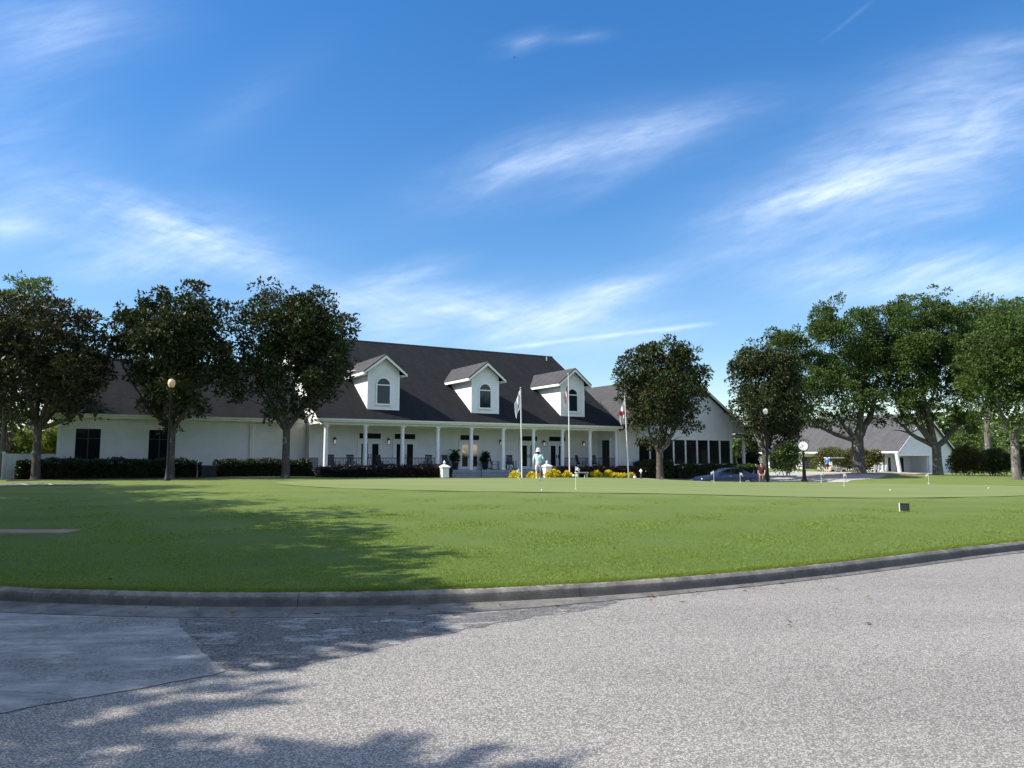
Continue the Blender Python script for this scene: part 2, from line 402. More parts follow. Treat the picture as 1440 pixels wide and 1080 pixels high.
# ------------------------------------------------------------------ ground materials
def mat_lawn():
    m, t, b, co = base('lawn_grass', .75, .15)
    f1 = t.noise(co, .16, 4); f2 = t.noise(co, 1.6, 5, .6); f3 = t.noise(t.scale(co, 1, .5, 1), 24, 4, .7); f4 = t.noise(co, 140, 2)
    c = t.mix(t.ramp(f1, .35, .65), (.142, .202, .038), (.178, .236, .050))
    c = t.mix(t.ramp(f2, .4, .7), c, t.mix(.3, c, (.20, .26, .07)))
    c = t.mix(t.ramp(f3, .35, .7), t.mix(.35, c, (.05, .10, .015)), c)
    c = t.mix(t.ramp(f4, .35, .7), t.mix(.4, c, (.05, .10, .015)), c)
    c = t.mix(t.ramp(t.noise(co, .55, 3), .68, .76), c, t.mix(.4, c, (.22, .17, .08)))
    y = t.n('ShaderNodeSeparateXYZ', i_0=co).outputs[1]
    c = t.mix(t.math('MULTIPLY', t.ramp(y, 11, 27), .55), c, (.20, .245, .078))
    c = t.mix(t.math('MULTIPLY', t.ramp(t.math('SINE', t.math('MULTIPLY', y, 1.9)), -.4, .4), .22), c, (.075, .15, .02))
    t.nt.links.new(c, b.inputs['Base Color'])
    bump(t, b, t.math('ADD', t.math('MULTIPLY', f3, .6), f4), .7, .05); return m
def mat_green():
    m, t, b, co = base('putting_green_grass', .7, .15)
    f1 = t.noise(t.scale(co, .12, 1, 1), .8, 5); f3 = t.noise(co, 40, 3)
    c = t.mix(t.ramp(f1, .35, .65), (.150, .185, .064), (.192, .222, .086))
    c = t.mix(t.ramp(f3, .3, .7), t.mix(.2, c, (.1, .16, .03)), c)
    t.nt.links.new(c, b.inputs['Base Color']); bump(t, b, f3, .2, .02); return m
def mat_asphalt():
    m, t, b, co = base('worn_asphalt', .85, .25)
    vo = t.n('ShaderNodeTexVoronoi', i_Scale=92.0, i_Randomness=1.0); t.nt.links.new(co, vo.inputs['Vector'])
    rnd = t.n('ShaderNodeSeparateColor', i_0=vo.outputs['Color']).outputs[0]
    f2 = t.noise(co, 260, 2, .6); big = t.noise(co, .35, 4); mid = t.noise(co, 14, 4, .6)
    c = t.mix(t.ramp(rnd, .0, 1.0), (.038, .036, .034), (.70, .66, .615))
    c = t.mix(t.ramp(vo.outputs['Distance'], .40, .75), c, (.06, .056, .052))
    c = t.mix(.30, c, t.mix(t.ramp(f2, .38, .62), (.06, .057, .053), (.54, .517, .48)))
    c = t.mix(t.ramp(mid, .3, .75), t.mix(.12, c, (.16, .15, .14)), c)
    lane = t.noise(t.scale(co, .25, .9, 1, (0, 0, R(-24))), .9, 5, .6)
    c = t.mix(t.ramp(lane, .35, .68), t.mix(.12, c, (.12, .115, .11)), t.mix(.08, c, (.60, .565, .53)))
    c = t.mix(t.ramp(big, .3, .7), t.mix(.16, c, (.16, .155, .15)), c)
    sp_ = t.noise(co, 2.6, 3, .5); c = t.mix(t.math('MULTIPLY', t.ramp(sp_, .70, .74), .35), c, (.07, .065, .06))
    cr = t.n('ShaderNodeTexVoronoi', i_Scale=.9, feature='DISTANCE_TO_EDGE')
    t.nt.links.new(t.mix(.12, co, t.n('ShaderNodeTexNoise', i_Scale=3.0).outputs['Color']), cr.inputs['Vector'])
    t.nt.links.new(c, b.inputs['Base Color'])
    bump(t, b, t.math('ADD', rnd, f2), .55, .008); return m
def mat_concrete(name, c0, stain, scale=3., amount=.6, dirt=(.05, .05, .05)):
    m, t, b, co = base(name, .85, .2)
    f = t.noise(co, scale, 6, .65); f2 = t.noise(co, 90, 3); f3 = t.noise(t.scale(co, 1, 1, 3), scale * 3, 5)
    c = t.mix(t.ramp(f, .38, .68), stain, c0); c = t.mix(t.math('MULTIPLY', t.ramp(f3, .5, .75), amount), c, dirt)
    c = t.mix(t.ramp(f2, .35, .7), t.mix(.3, c, (.05, .05, .05)), c)
    sp = t.noise(co, 26, 2); c = t.mix(t.ramp(sp, .70, .76), c, (.42, .42, .40))
    t.nt.links.new(c, b.inputs['Base Color']); bump(t, b, t.math('ADD', f2, f), .5, .01); return m
def mat_patch():
    m, t, b, co = base('concrete_patch', .85, .2)
    st = t.scale(co, 1, 3.2, 1, (0, 0, R(-12)))
    f = t.noise(st, 1.6, 6, .65); f2 = t.noise(co, 110, 3); f3 = t.noise(st, 3.4, 5, .7)
    c = t.mix(t.ramp(f, .35, .65), (.22, .218, .212), (.46, .45, .435))
    c = t.mix(t.ramp(f3, .56, .72), c, (.17, .165, .16))
    ln = t.n('ShaderNodeTexWave', i_Scale=.42, i_Distortion=5.0, i_Detail=4.0, i_Detail_Scale=1.6, bands_direction='Y', wave_profile='SAW'); t.nt.links.new(co, ln.inputs['Vector'])
    c = t.mix(t.ramp(ln.outputs['Fac'], .985, 1.), c, (.06, .06, .065))
    vo = t.n('ShaderNodeTexVoronoi', i_Scale=85.0); t.nt.links.new(co, vo.inputs['Vector']); rnd = t.n('ShaderNodeSeparateColor', i_0=vo.outputs['Color']).outputs[0]
    c = t.mix(t.math('MULTIPLY', t.ramp(t.noise(co, 1.1, 6, .72), .44, .58), .85), c, t.mix(rnd, (.06, .059, .057), (.34, .33, .315)))
    c = t.mix(t.ramp(f2, .3, .7), t.mix(.3, c, (.1, .1, .1)), c)
    t.nt.links.new(c, b.inputs['Base Color']); bump(t, b, t.math('ADD', f2, t.math('ADD', f3, rnd)), .6, .012); return m
def mat_worn():
    m, t, b, co = base('broken_asphalt', .9, .2)
    vo = t.n('ShaderNodeTexVoronoi', i_Scale=80.0); t.nt.links.new(co, vo.inputs['Vector'])
    rnd = t.n('ShaderNodeSeparateColor', i_0=vo.outputs['Color']).outputs[0]
    st = t.scale(co, 1, 2.4, 1, (0, 0, R(-25)))
    f = t.noise(st, 1.7, 6, .7)
    c = t.mix(rnd, (.05, .05, .052), (.21, .205, .20))
    c = t.mix(t.ramp(f, .53, .60), c, t.mix(rnd, (.16, .16, .158), (.36, .35, .335)))
    cr = t.n('ShaderNodeTexVoronoi', i_Scale=3.2, feature='DISTANCE_TO_EDGE')
    w = t.n('ShaderNodeVectorMath', operation='ADD', i_0=co); nz = t.n('ShaderNodeTexNoise', i_Scale=6.0, i_Detail=4.0); t.nt.links.new(co, nz.inputs['Vector'])
    sc2 = t.n('ShaderNodeVectorMath', operation='SCALE', i_0=nz.outputs['Color'], i_Scale=.25); t.nt.links.new(sc2.outputs[0], w.inputs[1]); t.nt.links.new(w.outputs[0], cr.inputs['Vector'])
    c = t.mix(t.math('MULTIPLY', t.ramp(cr.outputs['Distance'], .03, .0), t.ramp(t.noise(co, 1.1, 3), .45, .6)), c, (.02, .02, .02))
    t.nt.links.new(c, b.inputs['Base Color']); bump(t, b, t.math('ADD', rnd, f), .6, .012); return m
MAT['lawn'] = mat_lawn(); MAT['green'] = mat_green(); MAT['asphalt'] = mat_asphalt()
MAT['kerb'] = mat_concrete('stained_kerb_concrete', (.36, .34, .30), (.17, .16, .145), 3.2, .5, (.07, .066, .06))
def splash(m):                               # road dirt splashed over the lower face
    t = NT(m.node_tree); b = m.node_tree.nodes['Principled BSDF']; old = b.inputs['Base Color'].links[0].from_socket
    co = t.n('ShaderNodeTexCoord').outputs['Object']; z = t.n('ShaderNodeSeparateXYZ', i_0=co).outputs[2]
    k = t.math('ADD', z, t.math('MULTIPLY', t.math('SUBTRACT', t.noise(co, 5, 5, .7), .5), .12))
    t.nt.links.new(t.mix(t.math('MULTIPLY', t.ramp(k, .155, .09), .68), old, (.06, .055, .05)), b.inputs['Base Color'])
splash(MAT['kerb'])
MAT['gutter'] = mat_concrete('gutter_concrete', (.26, .25, .235), (.12, .115, .11), 1.8, .6)
MAT['patch'] = mat_patch(); MAT['worn'] = mat_worn()
MAT['drive'] = mat_concrete('pale_driveway', (.50, .47, .43), (.40, .38, .36), .5, .15, (.2, .2, .2))
MAT['cover'] = mat_concrete('cover_concrete', (.42, .33, .25), (.28, .21, .16), 2., .15)
MAT['mulch'] = M('dark_mulch', (.055, .035, .028), .95, .4, 14, bmp=.8)
MAT['straw'] = M('pine_straw', (.33, .165, .075), .95, .3, 9, bmp=.8)
MAT['blade'] = leafmat('grass_blade', (.158, .224, .042), (.212, .270, .062), None, .5, .4, .2)

# ------------------------------------------------------------------ ground sheets
xs = np.unique(np.concatenate([np.linspace(-700, -60, 14), np.arange(-60, -30, 2.), np.arange(-30, 46, .5), np.arange(46, 100, 2.), np.linspace(100, 800, 14)]))
ds = np.unique(np.concatenate([np.arange(0, 6, .2), np.arange(6, 60, .5), np.arange(60, 110, 1.5), np.linspace(110, 900, 18)]))
Xg, Dg = np.meshgrid(xs, ds); Yg = yk(Xg) + .10 + Dg; Zg = gz(Xg, Yg) - np.where(Dg == 0, .03, 0)
Zg = Zg + .012 * np.sin(Xg * 1.7) * np.sin(Yg * 1.3) * ss(1, 5, Dg)
grid_mesh('lawn', Xg, Yg, Zg, 'lawn', kind='structure')
dr = -np.unique(np.concatenate([np.arange(0, 12, .5), np.linspace(12, 300, 14)]))[::-1]
Xr, Dr = np.meshgrid(xs, dr); grid_mesh('road', Xr, yk(Xr) + .02 + Dr, np.zeros_like(Xr), 'asphalt', kind='structure')

dv_ = -np.unique(np.concatenate([np.arange(15, 40, 1.5), np.linspace(40, 600, 12)]))[::-1]
Xv, Dv = np.meshgrid(xs, dv_); grid_mesh('verge', Xv, yk(Xv) + Dv, .03 + .0 * Xv, 'lawn', kind='structure')
# kerb: swept in stones with open joints
def kerb_profile(x):
    w = .06 + .34 * (1 - float(ss(-1.5, 2.5, x)))
    return [(.15, .10), (.15, .168), (.03, .170), (.0, .163), (-.03, .128), (-.055, .035)], w
kb = MB(); gb = MB(); x = -34.0
while x < 60:
    L = 3.05; dx = L / math.hypot(1, (float(yk(x + .5)) - float(yk(x - .5))))
    n = 10; rows = []; grow = []
    for i in range(n + 1):
        xx = x + (dx - .006) * i / n; y0 = float(yk(xx)); e = .02; tg = Vector((1, (float(yk(xx + e)) - float(yk(xx - e))) / (2 * e), 0)).normalized(); nm = Vector((-tg.y, tg.x, 0))
        pr, w = kerb_profile(xx); wob = .0022 * math.sin(xx * 5.3) + .002 * math.sin(xx * 17 + 1)
        rows.append([Vector((xx, y0, 0)) + nm * (a + wob * (1 if b > .1 else .5)) + Vector((0, 0, b + wob * .6)) for a, b in pr] + [Vector((xx, y0, -.2)) + nm * -.055, Vector((xx, y0, -.2)) + nm * .15])
        grow.append([Vector((xx, y0, .034)) + nm * -.0575, Vector((xx, y0, .008)) + nm * (-.0575 - w), Vector((xx, y0, -.1)) + nm * (-.0575 - w), Vector((xx, y0, -.1)) + nm * -.0575])
    for b_, rws in ((kb, rows), (gb, grow)):
        k = len(rws[0]); o = [p for r_ in rws for p in r_]
        fs = [(j * k + i, j * k + (i + 1) % k, (j + 1) * k + (i + 1) % k, (j + 1) * k + i) for j in range(n) for i in range(k)]
        fs += [tuple(range(k)), tuple(range(n * k + k - 1, n * k - 1, -1))]
        b_.add(o, fs)
    x += dx
kb.build('kerb', 'kerb', kind='structure'); gb.build('gutter', 'gutter', kind='structure')

def sheet(name, poly, mat, lift=.006, sub=.6, **props):    # flat sheet following the ground
    bm = bmesh.new(); vs = [bm.verts.new((p[0], p[1], 0)) for p in poly]; bmesh.ops.triangulate(bm, faces=[bm.faces.new(vs)], ngon_method='EAR_CLIP')
    lo = [min(p[i] for p in poly) for i in (0, 1)]; hi = [max(p[i] for p in poly) for i in (0, 1)]
    for ax in (0, 1):
        k = lo[ax] + sub
        while k < hi[ax]:
            co_ = [0, 0, 0]; no = [0, 0, 0]; co_[ax] = k; no[ax] = 1
            bmesh.ops.bisect_plane(bm, geom=bm.verts[:] + bm.edges[:] + bm.faces[:], plane_co=co_, plane_no=no); k += sub
    for v in bm.verts: v.co.z = GZ(v.co.x, v.co.y) + lift + (.012 if v.co.y > yk(v.co.x) + 2 else 0)
    bmesh.ops.recalc_face_normals(bm, faces=bm.faces)
    me = bpy.data.meshes.new(name); bm.to_mesh(me); bm.free()
    if me.polygons[0].normal.z < 0: me.flip_normals()
    me.materials.append(MAT[mat]); props.setdefault('kind', 'structure'); return link(name, me, **props)
def rough_edge(poly, amp=.04, step=.12):   # open line
    out = []
    for i in range(len(poly) - 1):
        a = Vector(poly[i]); b = Vector(poly[(i + 1) % len(poly)]); n = max(1, int((b - a).length / step))
        for k in range(n): out.append(tuple(a.lerp(b, k / n) + Vector((random.uniform(-amp, amp), random.uniform(-amp, amp)))))
    return out
gx = lambda x: float(yk(x)) - .07 - (.06 + .34 * (1 - float(ss(-1.5, 2.5, x)))) - .02
sheet('concrete_patch', [(x, gx(x)) for x in np.linspace(-30, -3.38, 40)][:] + rough_edge([(-3.37, gx(-3.37)), (-3.0, 7.0), (-2.6, 6.38), (-2.17, 5.78), (-2.3, 5.6), (-2.52, 5.42), (-2.8, 5.2), (-3.21, 4.86), (-3.8, 4.58), (-4.6, 4.32), (-8, 4.0)], .018, .09) + [(-8, 4.0), (-30, 6)], 'patch', .006)
wp = [(x, gx(x)) for x in np.linspace(-3.36, 1.3, 24)]
sheet('worn_asphalt_patch', wp + rough_edge([(1.3, gx(1.3)), (.75, 8.0), (.25, 7.72), (-.3, 7.25), (-.8, 6.85), (-1.2, 6.35), (-1.55, 5.98), (-2.12, 5.70)], .05, .14)[1:] + [(-2.17, 5.80), (-2.9, 6.7)], 'worn', .003, .5)
th = np.linspace(0, 2 * math.pi, 72, endpoint=False)
sheet('putting_green', [(7.5 + 19 * math.cos(a) * (1 + .05 * math.sin(3 * a)), 36.3 + 9.9 * math.sin(a) * (1 + .04 * math.cos(2 * a))) for a in th], 'green', .006, 1.0)
c0 = at(0, 36.2)
sheet('path', [(-40, 33.2), (-24, 33.3), (-19.8, 34.0), (-18.6, 35.2), (-20, 35.9), (-24.5, 36.3), (-40, 36.4)], 'gutter', .006, .8)
sheet('driveway', [(9, 52.5), (16, 51.5), (22, 53), (24.8, 57), (26.5, 62), (31, 70), (38, 80), (45, 92), (60, 100), (60, 106), (40, 97), (33, 88), (28, 80), (23, 70), (19.5, 64), (9, 60)], 'drive', .008, 1.2)

# house frame ---------------------------------------------------------
TH = R(30.5); HO = Vector((-12.65, 50.4, 0)); HD = Vector((math.cos(TH), math.sin(TH), 0)); HN = Vector((-math.sin(TH), math.cos(TH), 0))
def W(u, v, z=0.): return HO + HD * u + HN * v + Vector((0, 0, z))
def WG(u, v):
    p = W(u, v); p.z = GZ(p.x, p.y); return p
def strip(u0, u1, v0, v1): return [W(u0, v0).to_2d(), W(u1, v0).to_2d(), W(u1, v1).to_2d(), W(u0, v1).to_2d()]
sheet('mulch_bed', strip(-17.8, -.4, -1.6, 2.4), 'mulch', .006, .9)
sheet('mulch_bed_front', strip(-1.3, 9.0, -2.3, -.3), 'mulch', .007, .9).name = 'porch_mulch_bed'
sheet('wing_mulch_bed', strip(17.2, 40, -2.6, -.1), 'mulch', .006, .9)
def blob(cx, cy, rx, ry, n=28, j=.12): return [(cx + rx * math.cos(a) * (1 + random.uniform(-j, j)), cy + ry * math.sin(a) * (1 + random.uniform(-j, j))) for a in np.linspace(0, 2 * math.pi, n, endpoint=False)]
sheet('pine_straw_bed', blob(34.5, 71.5, 6.2, 2.7), 'straw', .008, .8)
sheet('pine_straw_bed_far', blob(46, 71, 7.5, 2.4), 'straw', .008, .8).name = 'pine_straw_strip'
p = at(1131, 61.8); sheet('clock_pavement', blob(p.x, p.y, 1.9, 1.3, 12, .02), 'drive', .016, .6)
# grass blades ---------------------------------------------------------
n = 330000
yy = 8.0 + 20 * rng.random(n) ** 1.9; xx = (rng.random(n) - .5) * 2 * (.73 * yy + .6); dd = yy - yk(xx) - .06
near = rng.random(n) < .12; xx[near] = -6.8 + 16.5 * rng.random(near.sum()); dd[near] = rng.random(near.sum()) * .18; yy[near] = yk(xx[near]) + .05 + dd[near] + .012 * rng.random(near.sum())
g = ((xx - 7.5) / 19) ** 2 + ((yy - 36.3) / 9.9) ** 2 < 1.0
m_ = (dd > 0) & ~g; xx, yy, dd = xx[m_], yy[m_], dd[m_]
keep = (yy > 0); xx, yy, dd = xx[keep], yy[keep], dd[keep]; n = len(xx)
zz = gz(xx, np.maximum(yy, yk(xx) + .1)) - .01
tuft = .6 + .8 * (np.sin(xx * 3.1) * np.sin(yy * 2.7 + xx) * .5 + .5)
h = (.018 + .016 * rng.random(n)) * (.5 + .5 * tuft) * (1 - .5 * ss(14, 26, yy)) + np.where(dd < .2, .02 * rng.random(n), 0); w = .004 + .0005 * yy
ang = rng.random(n) * 2 * math.pi; ln = rng.normal(size=(n, 2)) * .025
B = np.stack([xx, yy, zz], 1); sd = np.stack([np.cos(ang) * w, np.sin(ang) * w, np.zeros(n)], 1)
T_ = B + np.stack([ln[:, 0], ln[:, 1] - np.where(dd < .15, .03, 0), h], 1)
fast_mesh('grass', np.stack([B - sd, B + sd, T_], 1).reshape(-1, 3), 3, 'blade', kind='stuff')
# utility cover
cp = at(38, 14.4); b = MB(); zc = GZ(cp.x, cp.y)
b.box(-1.1, -.36, -.2, .82, .36, .012); b.build('slab', 'cover', tc := thing('utility_cover', 'brownish flat concrete cover slab set in the shaded lawn', 'utility cover', (cp.x, cp.y, zc + .015), R(2)))
b = MB(); b.box(-.98, -.26, .0125, .70, .26, .022); b.build('lid', 'cover', tc)

# fallen leaves on lawn edge, gutter and road
n = 150; yl = 7.2 + 22 * rng.random(n) ** 1.4; xl = (rng.random(n) - .5) * 1.4 * yl
g_ = rng.random(n) < .25; xl[g_] = -5 + 10 * rng.random(g_.sum()); yl[g_] = yk(xl[g_]) - .10 - .35 * rng.random(g_.sum())
zl = np.where(yl > yk(xl) + .15, gz(xl, yl) + .03, .018)
fl = leaves(np.stack([xl, yl, zl], 1), np.zeros((n, 3)), .075, .05, .0, 1.0); fl[:, 2] = np.repeat(zl, 4) + (fl[:, 2] - np.repeat(zl, 4)) * .25 + .004
MAT['litter'] = leafmat('fallen_leaf', (.06, .035, .018), (.22, .13, .06), None, .7, .1, .1)
fast_mesh('fallen_leaves', fl, 4, 'litter', kind='stuff')

# ------------------------------------------------------------------ clubhouse
GR = .0
club = thing('clubhouse', 'long white clubhouse with dark shingle roof, three dormers and a columned front porch', 'clubhouse', HO, TH)
S = .665; E0 = 4.35
rz_ = lambda v: E0 + S * (v + .4)
# main walls
b = MB(); b.box(-.4, 2.6, -.3, 25.0, 2.85, 4.9); b.box(-.4, 20.9, -.3, 25.4, 21.15, 4.2)
b.prism([(2.852, -.3), (21.0, -.3), (21.0, rz_(0) - .02), (10.5, rz_(10.5) - .2), (2.852, rz_(2.85) - .2)], -.4, -.15, 'x')
b.build('wall', 'siding', club)
b = MB(); b.prism([(-.12, 4.02), (2.6, 4.02), (2.6, rz_(2.6) - .2), (-.12, rz_(-.12) - .2)], -.38, -.2, 'x'); b.build('gable_panel', 'siding', club)
b = MB(); b.box(25.0, -.02, -.3, 25.25, 20.8, 4.25); b.prism([(0, 4.26), (21, 4.26), (10.5, rz_(10.5) - .2)], 25.0, 25.2, 'x'); b.build('porch_end_wall', 'siding', club)
# main roof: front and back slope
b = MB(); b.slab([(-.75, -.42, rz_(-.42)), (25.45, -.42, rz_(-.42)), (25.45, 10.5, rz_(10.5)), (-.75, 10.5, rz_(10.5))], .14)
b.slab([(25.45, 10.503, rz_(10.5)), (25.45, 21.5, rz_(-.5)), (-.75, 21.5, rz_(-.5)), (-.75, 10.503, rz_(10.5))], .14)
roof = b.build('roof', 'roof', club)
b = MB(); b.prism([(10.32, rz_(10.32) + .02), (10.5, rz_(10.5) + .05), (10.68, rz_(10.32) + .02), (10.5, rz_(10.5) + .01)], -.76, 25.46, 'x'); b.build('ridge_cap', 'roof', roof)
for u, v in ((24.3, 9.7), (24.0, 3.2)):
    b = MB(); b.cyl((u, v, rz_(v) - .05), .06, .42, 8); b.build('vent_pipe', 'stone', roof)
# fascia, gutter, beam, rake boards
b = MB(); b.box(-.75, -.462, 4.10, 25.45, -.425, 4.30); b.build('fascia', 'trim', club)
b = MB(); b.prism([(-.466, 4.19), (-.58, 4.21), (-.60, 4.32), (-.466, 4.32)], -.75, 25.4, 'x'); b.build('gutter', 'trim', club)
b = MB(); b.box(-.38, -.16, 3.93, 25.0, .16, 4.22); b.build('porch_beam', 'trim', club)
b = MB(); b.box(-.70, -.42, 4.04, -.3825, -.165, 4.09); b.box(-.38, -.42, 4.225, 25.0, 2.59, 4.26); b.build('porch_ceiling', 'ceil', club)
for u in (-.79, 25.452):
    b = MB(); b.prism([(-.42, rz_(-.42) - .22), (10.5, rz_(10.5) - .22), (21.4, rz_(-.4) - .22), (21.4, rz_(-.4) - .02), (10.5, rz_(10.5) - .02), (-.42, rz_(-.42) - .02)], u, u + .036, 'x'); b.build('rake_board', 'trim', club)
for q in ((-.43, 2.55, -.3, -.36, 2.599, 4.2), (-.44, 3.05, -.3, -.402, 3.16, 4.2), (-15.64, 3.165, -.3, -15.50, 3.198, 4.1), (-4.2, 3.165, -.3, -4.03, 3.198, 4.1)):
    b = MB(); b.box(*q); b.build('corner_board', 'trim', club)
# porch floor and steps
b = MB(); b.box(-.5, -.30, .60, 25.0, 2.6, .75); b.build('porch_floor', 'porch', club)
b = MB(); b.box(-.45, -.25, -.4, 24.99, -.1, .598); b.build('porch_skirt', 'brick', club)
for k in range(4):
    b = MB(); b.box(8.75, -.30 - .32 * (k + 1), -.4, 16.6, -.303 - .32 * k, .60 - .155 * k - .02); b.box(8.7, -.34 - .32 * (k + 1), .60 - .155 * k - .018, 16.65, -.304 - .32 * k, .60 - .155 * k + .022); b.build('step', 'porch', club)
# columns
for i in range(10):
    u = 2.775 * i
    b = MB(); b.box(u - .2, -.2, .752, u + .2, .2, .85); b.lathe([(.185, .85), (.185, .90), (.15, .93), (.155, 1.6), (.135, 3.6), (.13, 3.66), (.16, 3.68), (.16, 3.74), (.145, 3.76), (.17, 3.80), (.17, 3.84)], (u, 0, 0), 16)
    b.box(u - .18, -.18, 3.84, u + .18, .18, 3.928); b.build('column', 'trim', club, smooth=True)
# railings
def railing(u0, u1):
    b = MB(); b.box(u0 + .2, -.03, 1.62, u1 - .2, .03, 1.665); b.box(u0 + .2, -.02, .84, u1 - .2, .02, .875)
    n = int((u1 - u0) / .13); 
    for k in range(n):
        x = u0 + .24 + (u1 - u0 - .48) * k / (n - 1); b.cbox((x, 0, 1.247), .022, .022, .744)
    b.build('railing', 'black_metal', club)
for i in (0, 1, 2, 7, 8): railing(2.775 * i, 2.775 * (i + 1))
b = MB(); b.box(-.44, .25, 1.62, -.40, 2.5, 1.665); b.box(-.435, .25, .84, -.405, 2.5, .875)
for k in range(16): b.cbox((-.42, .3 + .145 * k, 1.247), .022, .022, .744)
b.build('railing', 'black_metal', club)
for u in (8.75, 11.15, 14.0, 16.6):
    b = MB(); b.tube([(u, -.28, .75), (u, -.28, 1.62), (u, -1.55, 1.02), (u, -1.55, .02)], .024, 8); b.tube([(u, -.28, 1.3), (u, -1.55, .68)], .016, 6); b.build('handrail', 'black_metal', club)
# french doors with transoms
def french(u, w=1.66, lit=False):
    v = 2.6
    b = MB(); h0, h1 = .752, 2.86
    for x0, x1 in ((u - w / 2 - .12, u - w / 2), (u + w / 2, u + w / 2 + .12)): b.box(x0, v - .07, h0, x1, v - .003, h1)
    b.box(u - w / 2 - .12, v - .075, h1, u + w / 2 + .12, v - .003, h1 + .12); b.build('door_frame', 'trim', club)
    for s in (-1, 1):
        a0, a1 = (u - w / 2 + .005, u - .006) if s < 0 else (u + .006, u + w / 2 - .005)
        b = MB(); st = .16
        b.box(a0, v - .05, h0 + .01, a0 + st, v - .004, h1 - .005); b.box(a1 - st, v - .05, h0 + .01, a1, v - .004, h1 - .005)
        b.box(a0 + st, v - .05, h0 + .01, a1 - st, v - .004, h0 + .22); b.box(a0 + st, v - .05, h1 - .17, a1 - st, v - .004, h1 - .005)
        d = b.build('door', 'trim', club)
        b = MB(); b.box(a0 + st, v - .03, h0 + .221, a1 - st, v - .006, h1 - .171); b.build('door_glass', 'glass_warm' if lit else 'glass', d)
        b = MB(); hx = (a1 - .08) if s < 0 else (a0 + .08); b.box(hx - .03, v - .066, 1.66, hx + .03, v - .0505, 1.95); b.cyl((hx, v - .105, 1.77), .022, .04, 8, 'y'); b.build('handle', 'black_metal', d)
    b = MB(); b.box(u - w / 2 + .0, v - .04, 3.07, u + w / 2, v - .004, 3.46); tw = b.build('transom_window', 'glass', club)
    b = MB()
    for z0, z1 in ((3.0, 3.069), (3.461, 3.53)): b.box(u - w / 2 - .07, v - .06, z0, u + w / 2 + .07, v - .004, z1)
    for x0, x1 in ((u - w / 2 - .07, u - w / 2 - .001), (u + w / 2 + .001, u + w / 2 + .07)): b.box(x0, v - .06, 3.0695, x1, v - .004, 3.4605)
    b.build('frame', 'trim', tw)
def mk_warm():
    m, t, b, co = base('glass_lit_room', .1, .6)
    b.inputs['Base Color'].default_value = rgb((.02, .018, .016))
    z = t.n('ShaderNodeSeparateXYZ', i_0=co).outputs[2]
    f = t.noise(co, 2.2, 3)
    e = t.math('MULTIPLY', t.ramp(z, 1.75, 2.05), t.ramp(f, .25, .6))
    b.inputs['Emission Color'].default_value = rgb((.55, .44, .32)); t.nt.links.new(t.math('MULTIPLY', e, .45), b.inputs['Emission Strength']); return m
MAT['glass_warm'] = mk_warm()
for u, lit in ((4.05, 0), (6.8, 0), (12.3, 1), (17.8, 0), (20.65, 0)): french(u, lit=bool(lit))
# porch end door facing left
b = MB(); b.box(24.93, .75, .752, 24.997, .9, 3.2); b.box(24.93, 1.95, .752, 24.997, 2.1, 3.2); b.box(24.92, .75, 3.201, 24.997, 2.1, 3.34); b.build('door_frame', 'trim', club)
b = MB(); b.box(24.95, .905, .76, 24.996, 1.945, 3.195); dd_ = b.build('door', 'dark_door', club)
b = MB(); b.cyl((24.9, 1.05, 1.75), .03, .05, 8, 'x'); b.build('handle', 'stone', dd_)
# wall lamps
for u in (1.37, 5.45, 15.07, 19.25, 23.35):
    b = MB(); b.box(u - .06, 2.57, 2.82, u + .06, 2.598, 3.12); b.tube([(u, 2.57, 3.05), (u, 2.46, 3.16), (u, 2.42, 3.08)], .014, 6); b.lathe([(.02, 3.10), (.13, 3.0), (.14, 2.97), (.11, 2.965)], (u, 2.42, 0), 10); b.lathe([(.07, 2.66), (.05, 2.62), (.02, 2.6)], (u, 2.42, 0), 10)
    for a in range(4): b.tube([(u + .085 * math.cos(a * 1.57 + .78), 2.42 + .085 * math.sin(a * 1.57 + .78), 2.965), (u + .068 * math.cos(a * 1.57 + .78), 2.42 + .068 * math.sin(a * 1.57 + .78), 2.665)], .007, 4)
    lm = b.build('wall_lamp', 'black_metal', club)
    b = MB(); b.lathe([(.055, 2.675), (.07, 2.955)], (u, 2.42, 0), 10); b.build('bulb', 'bulb', lm)

# arched window helper (in the plane v = const, facing -v)
def arch(u, z0, z1, w, v, parent, name='window'):
    r = w / 2; zc = z1 - r; n = 16
    outer = [(u - r, z0), (u + r, z0)] + [(u + r * math.cos(a), zc + r * math.sin(a)) for a in np.linspace(0, math.pi, n)]
    b = MB(); b.prism(outer, v - .02, v - .003, 'y'); o = b.build(name, 'glass_high', parent)
    b = MB(); f = .10
    pi_ = [(r * math.cos(a), r * math.sin(a)) for a in np.linspace(0, math.pi, n)]
    ro = r + f
    for (a0, a1) in zip(np.linspace(0, math.pi, n)[:-1], np.linspace(0, math.pi, n)[1:]):
        q = [(u + r * math.cos(a0), zc + r * math.sin(a0)), (u + ro * math.cos(a0), zc + ro * math.sin(a0)), (u + ro * math.cos(a1), zc + ro * math.sin(a1)), (u + r * math.cos(a1), zc + r * math.sin(a1))]
        b.prism(q, v - .07, v - .003, 'y')
    b.box(u - ro, v - .07, z0, u - r, v - .003, zc); b.box(u + r, v - .07, z0, u + ro, v - .003, zc)
    b.box(u - ro - .03, v - .10, z0 - .12, u + ro + .03, v - .003, z0 - .001); b.box(u - r, v - .065, zc - .04, u + r, v - .0205, zc + .04)
    b.build('frame', 'trim', o); return o
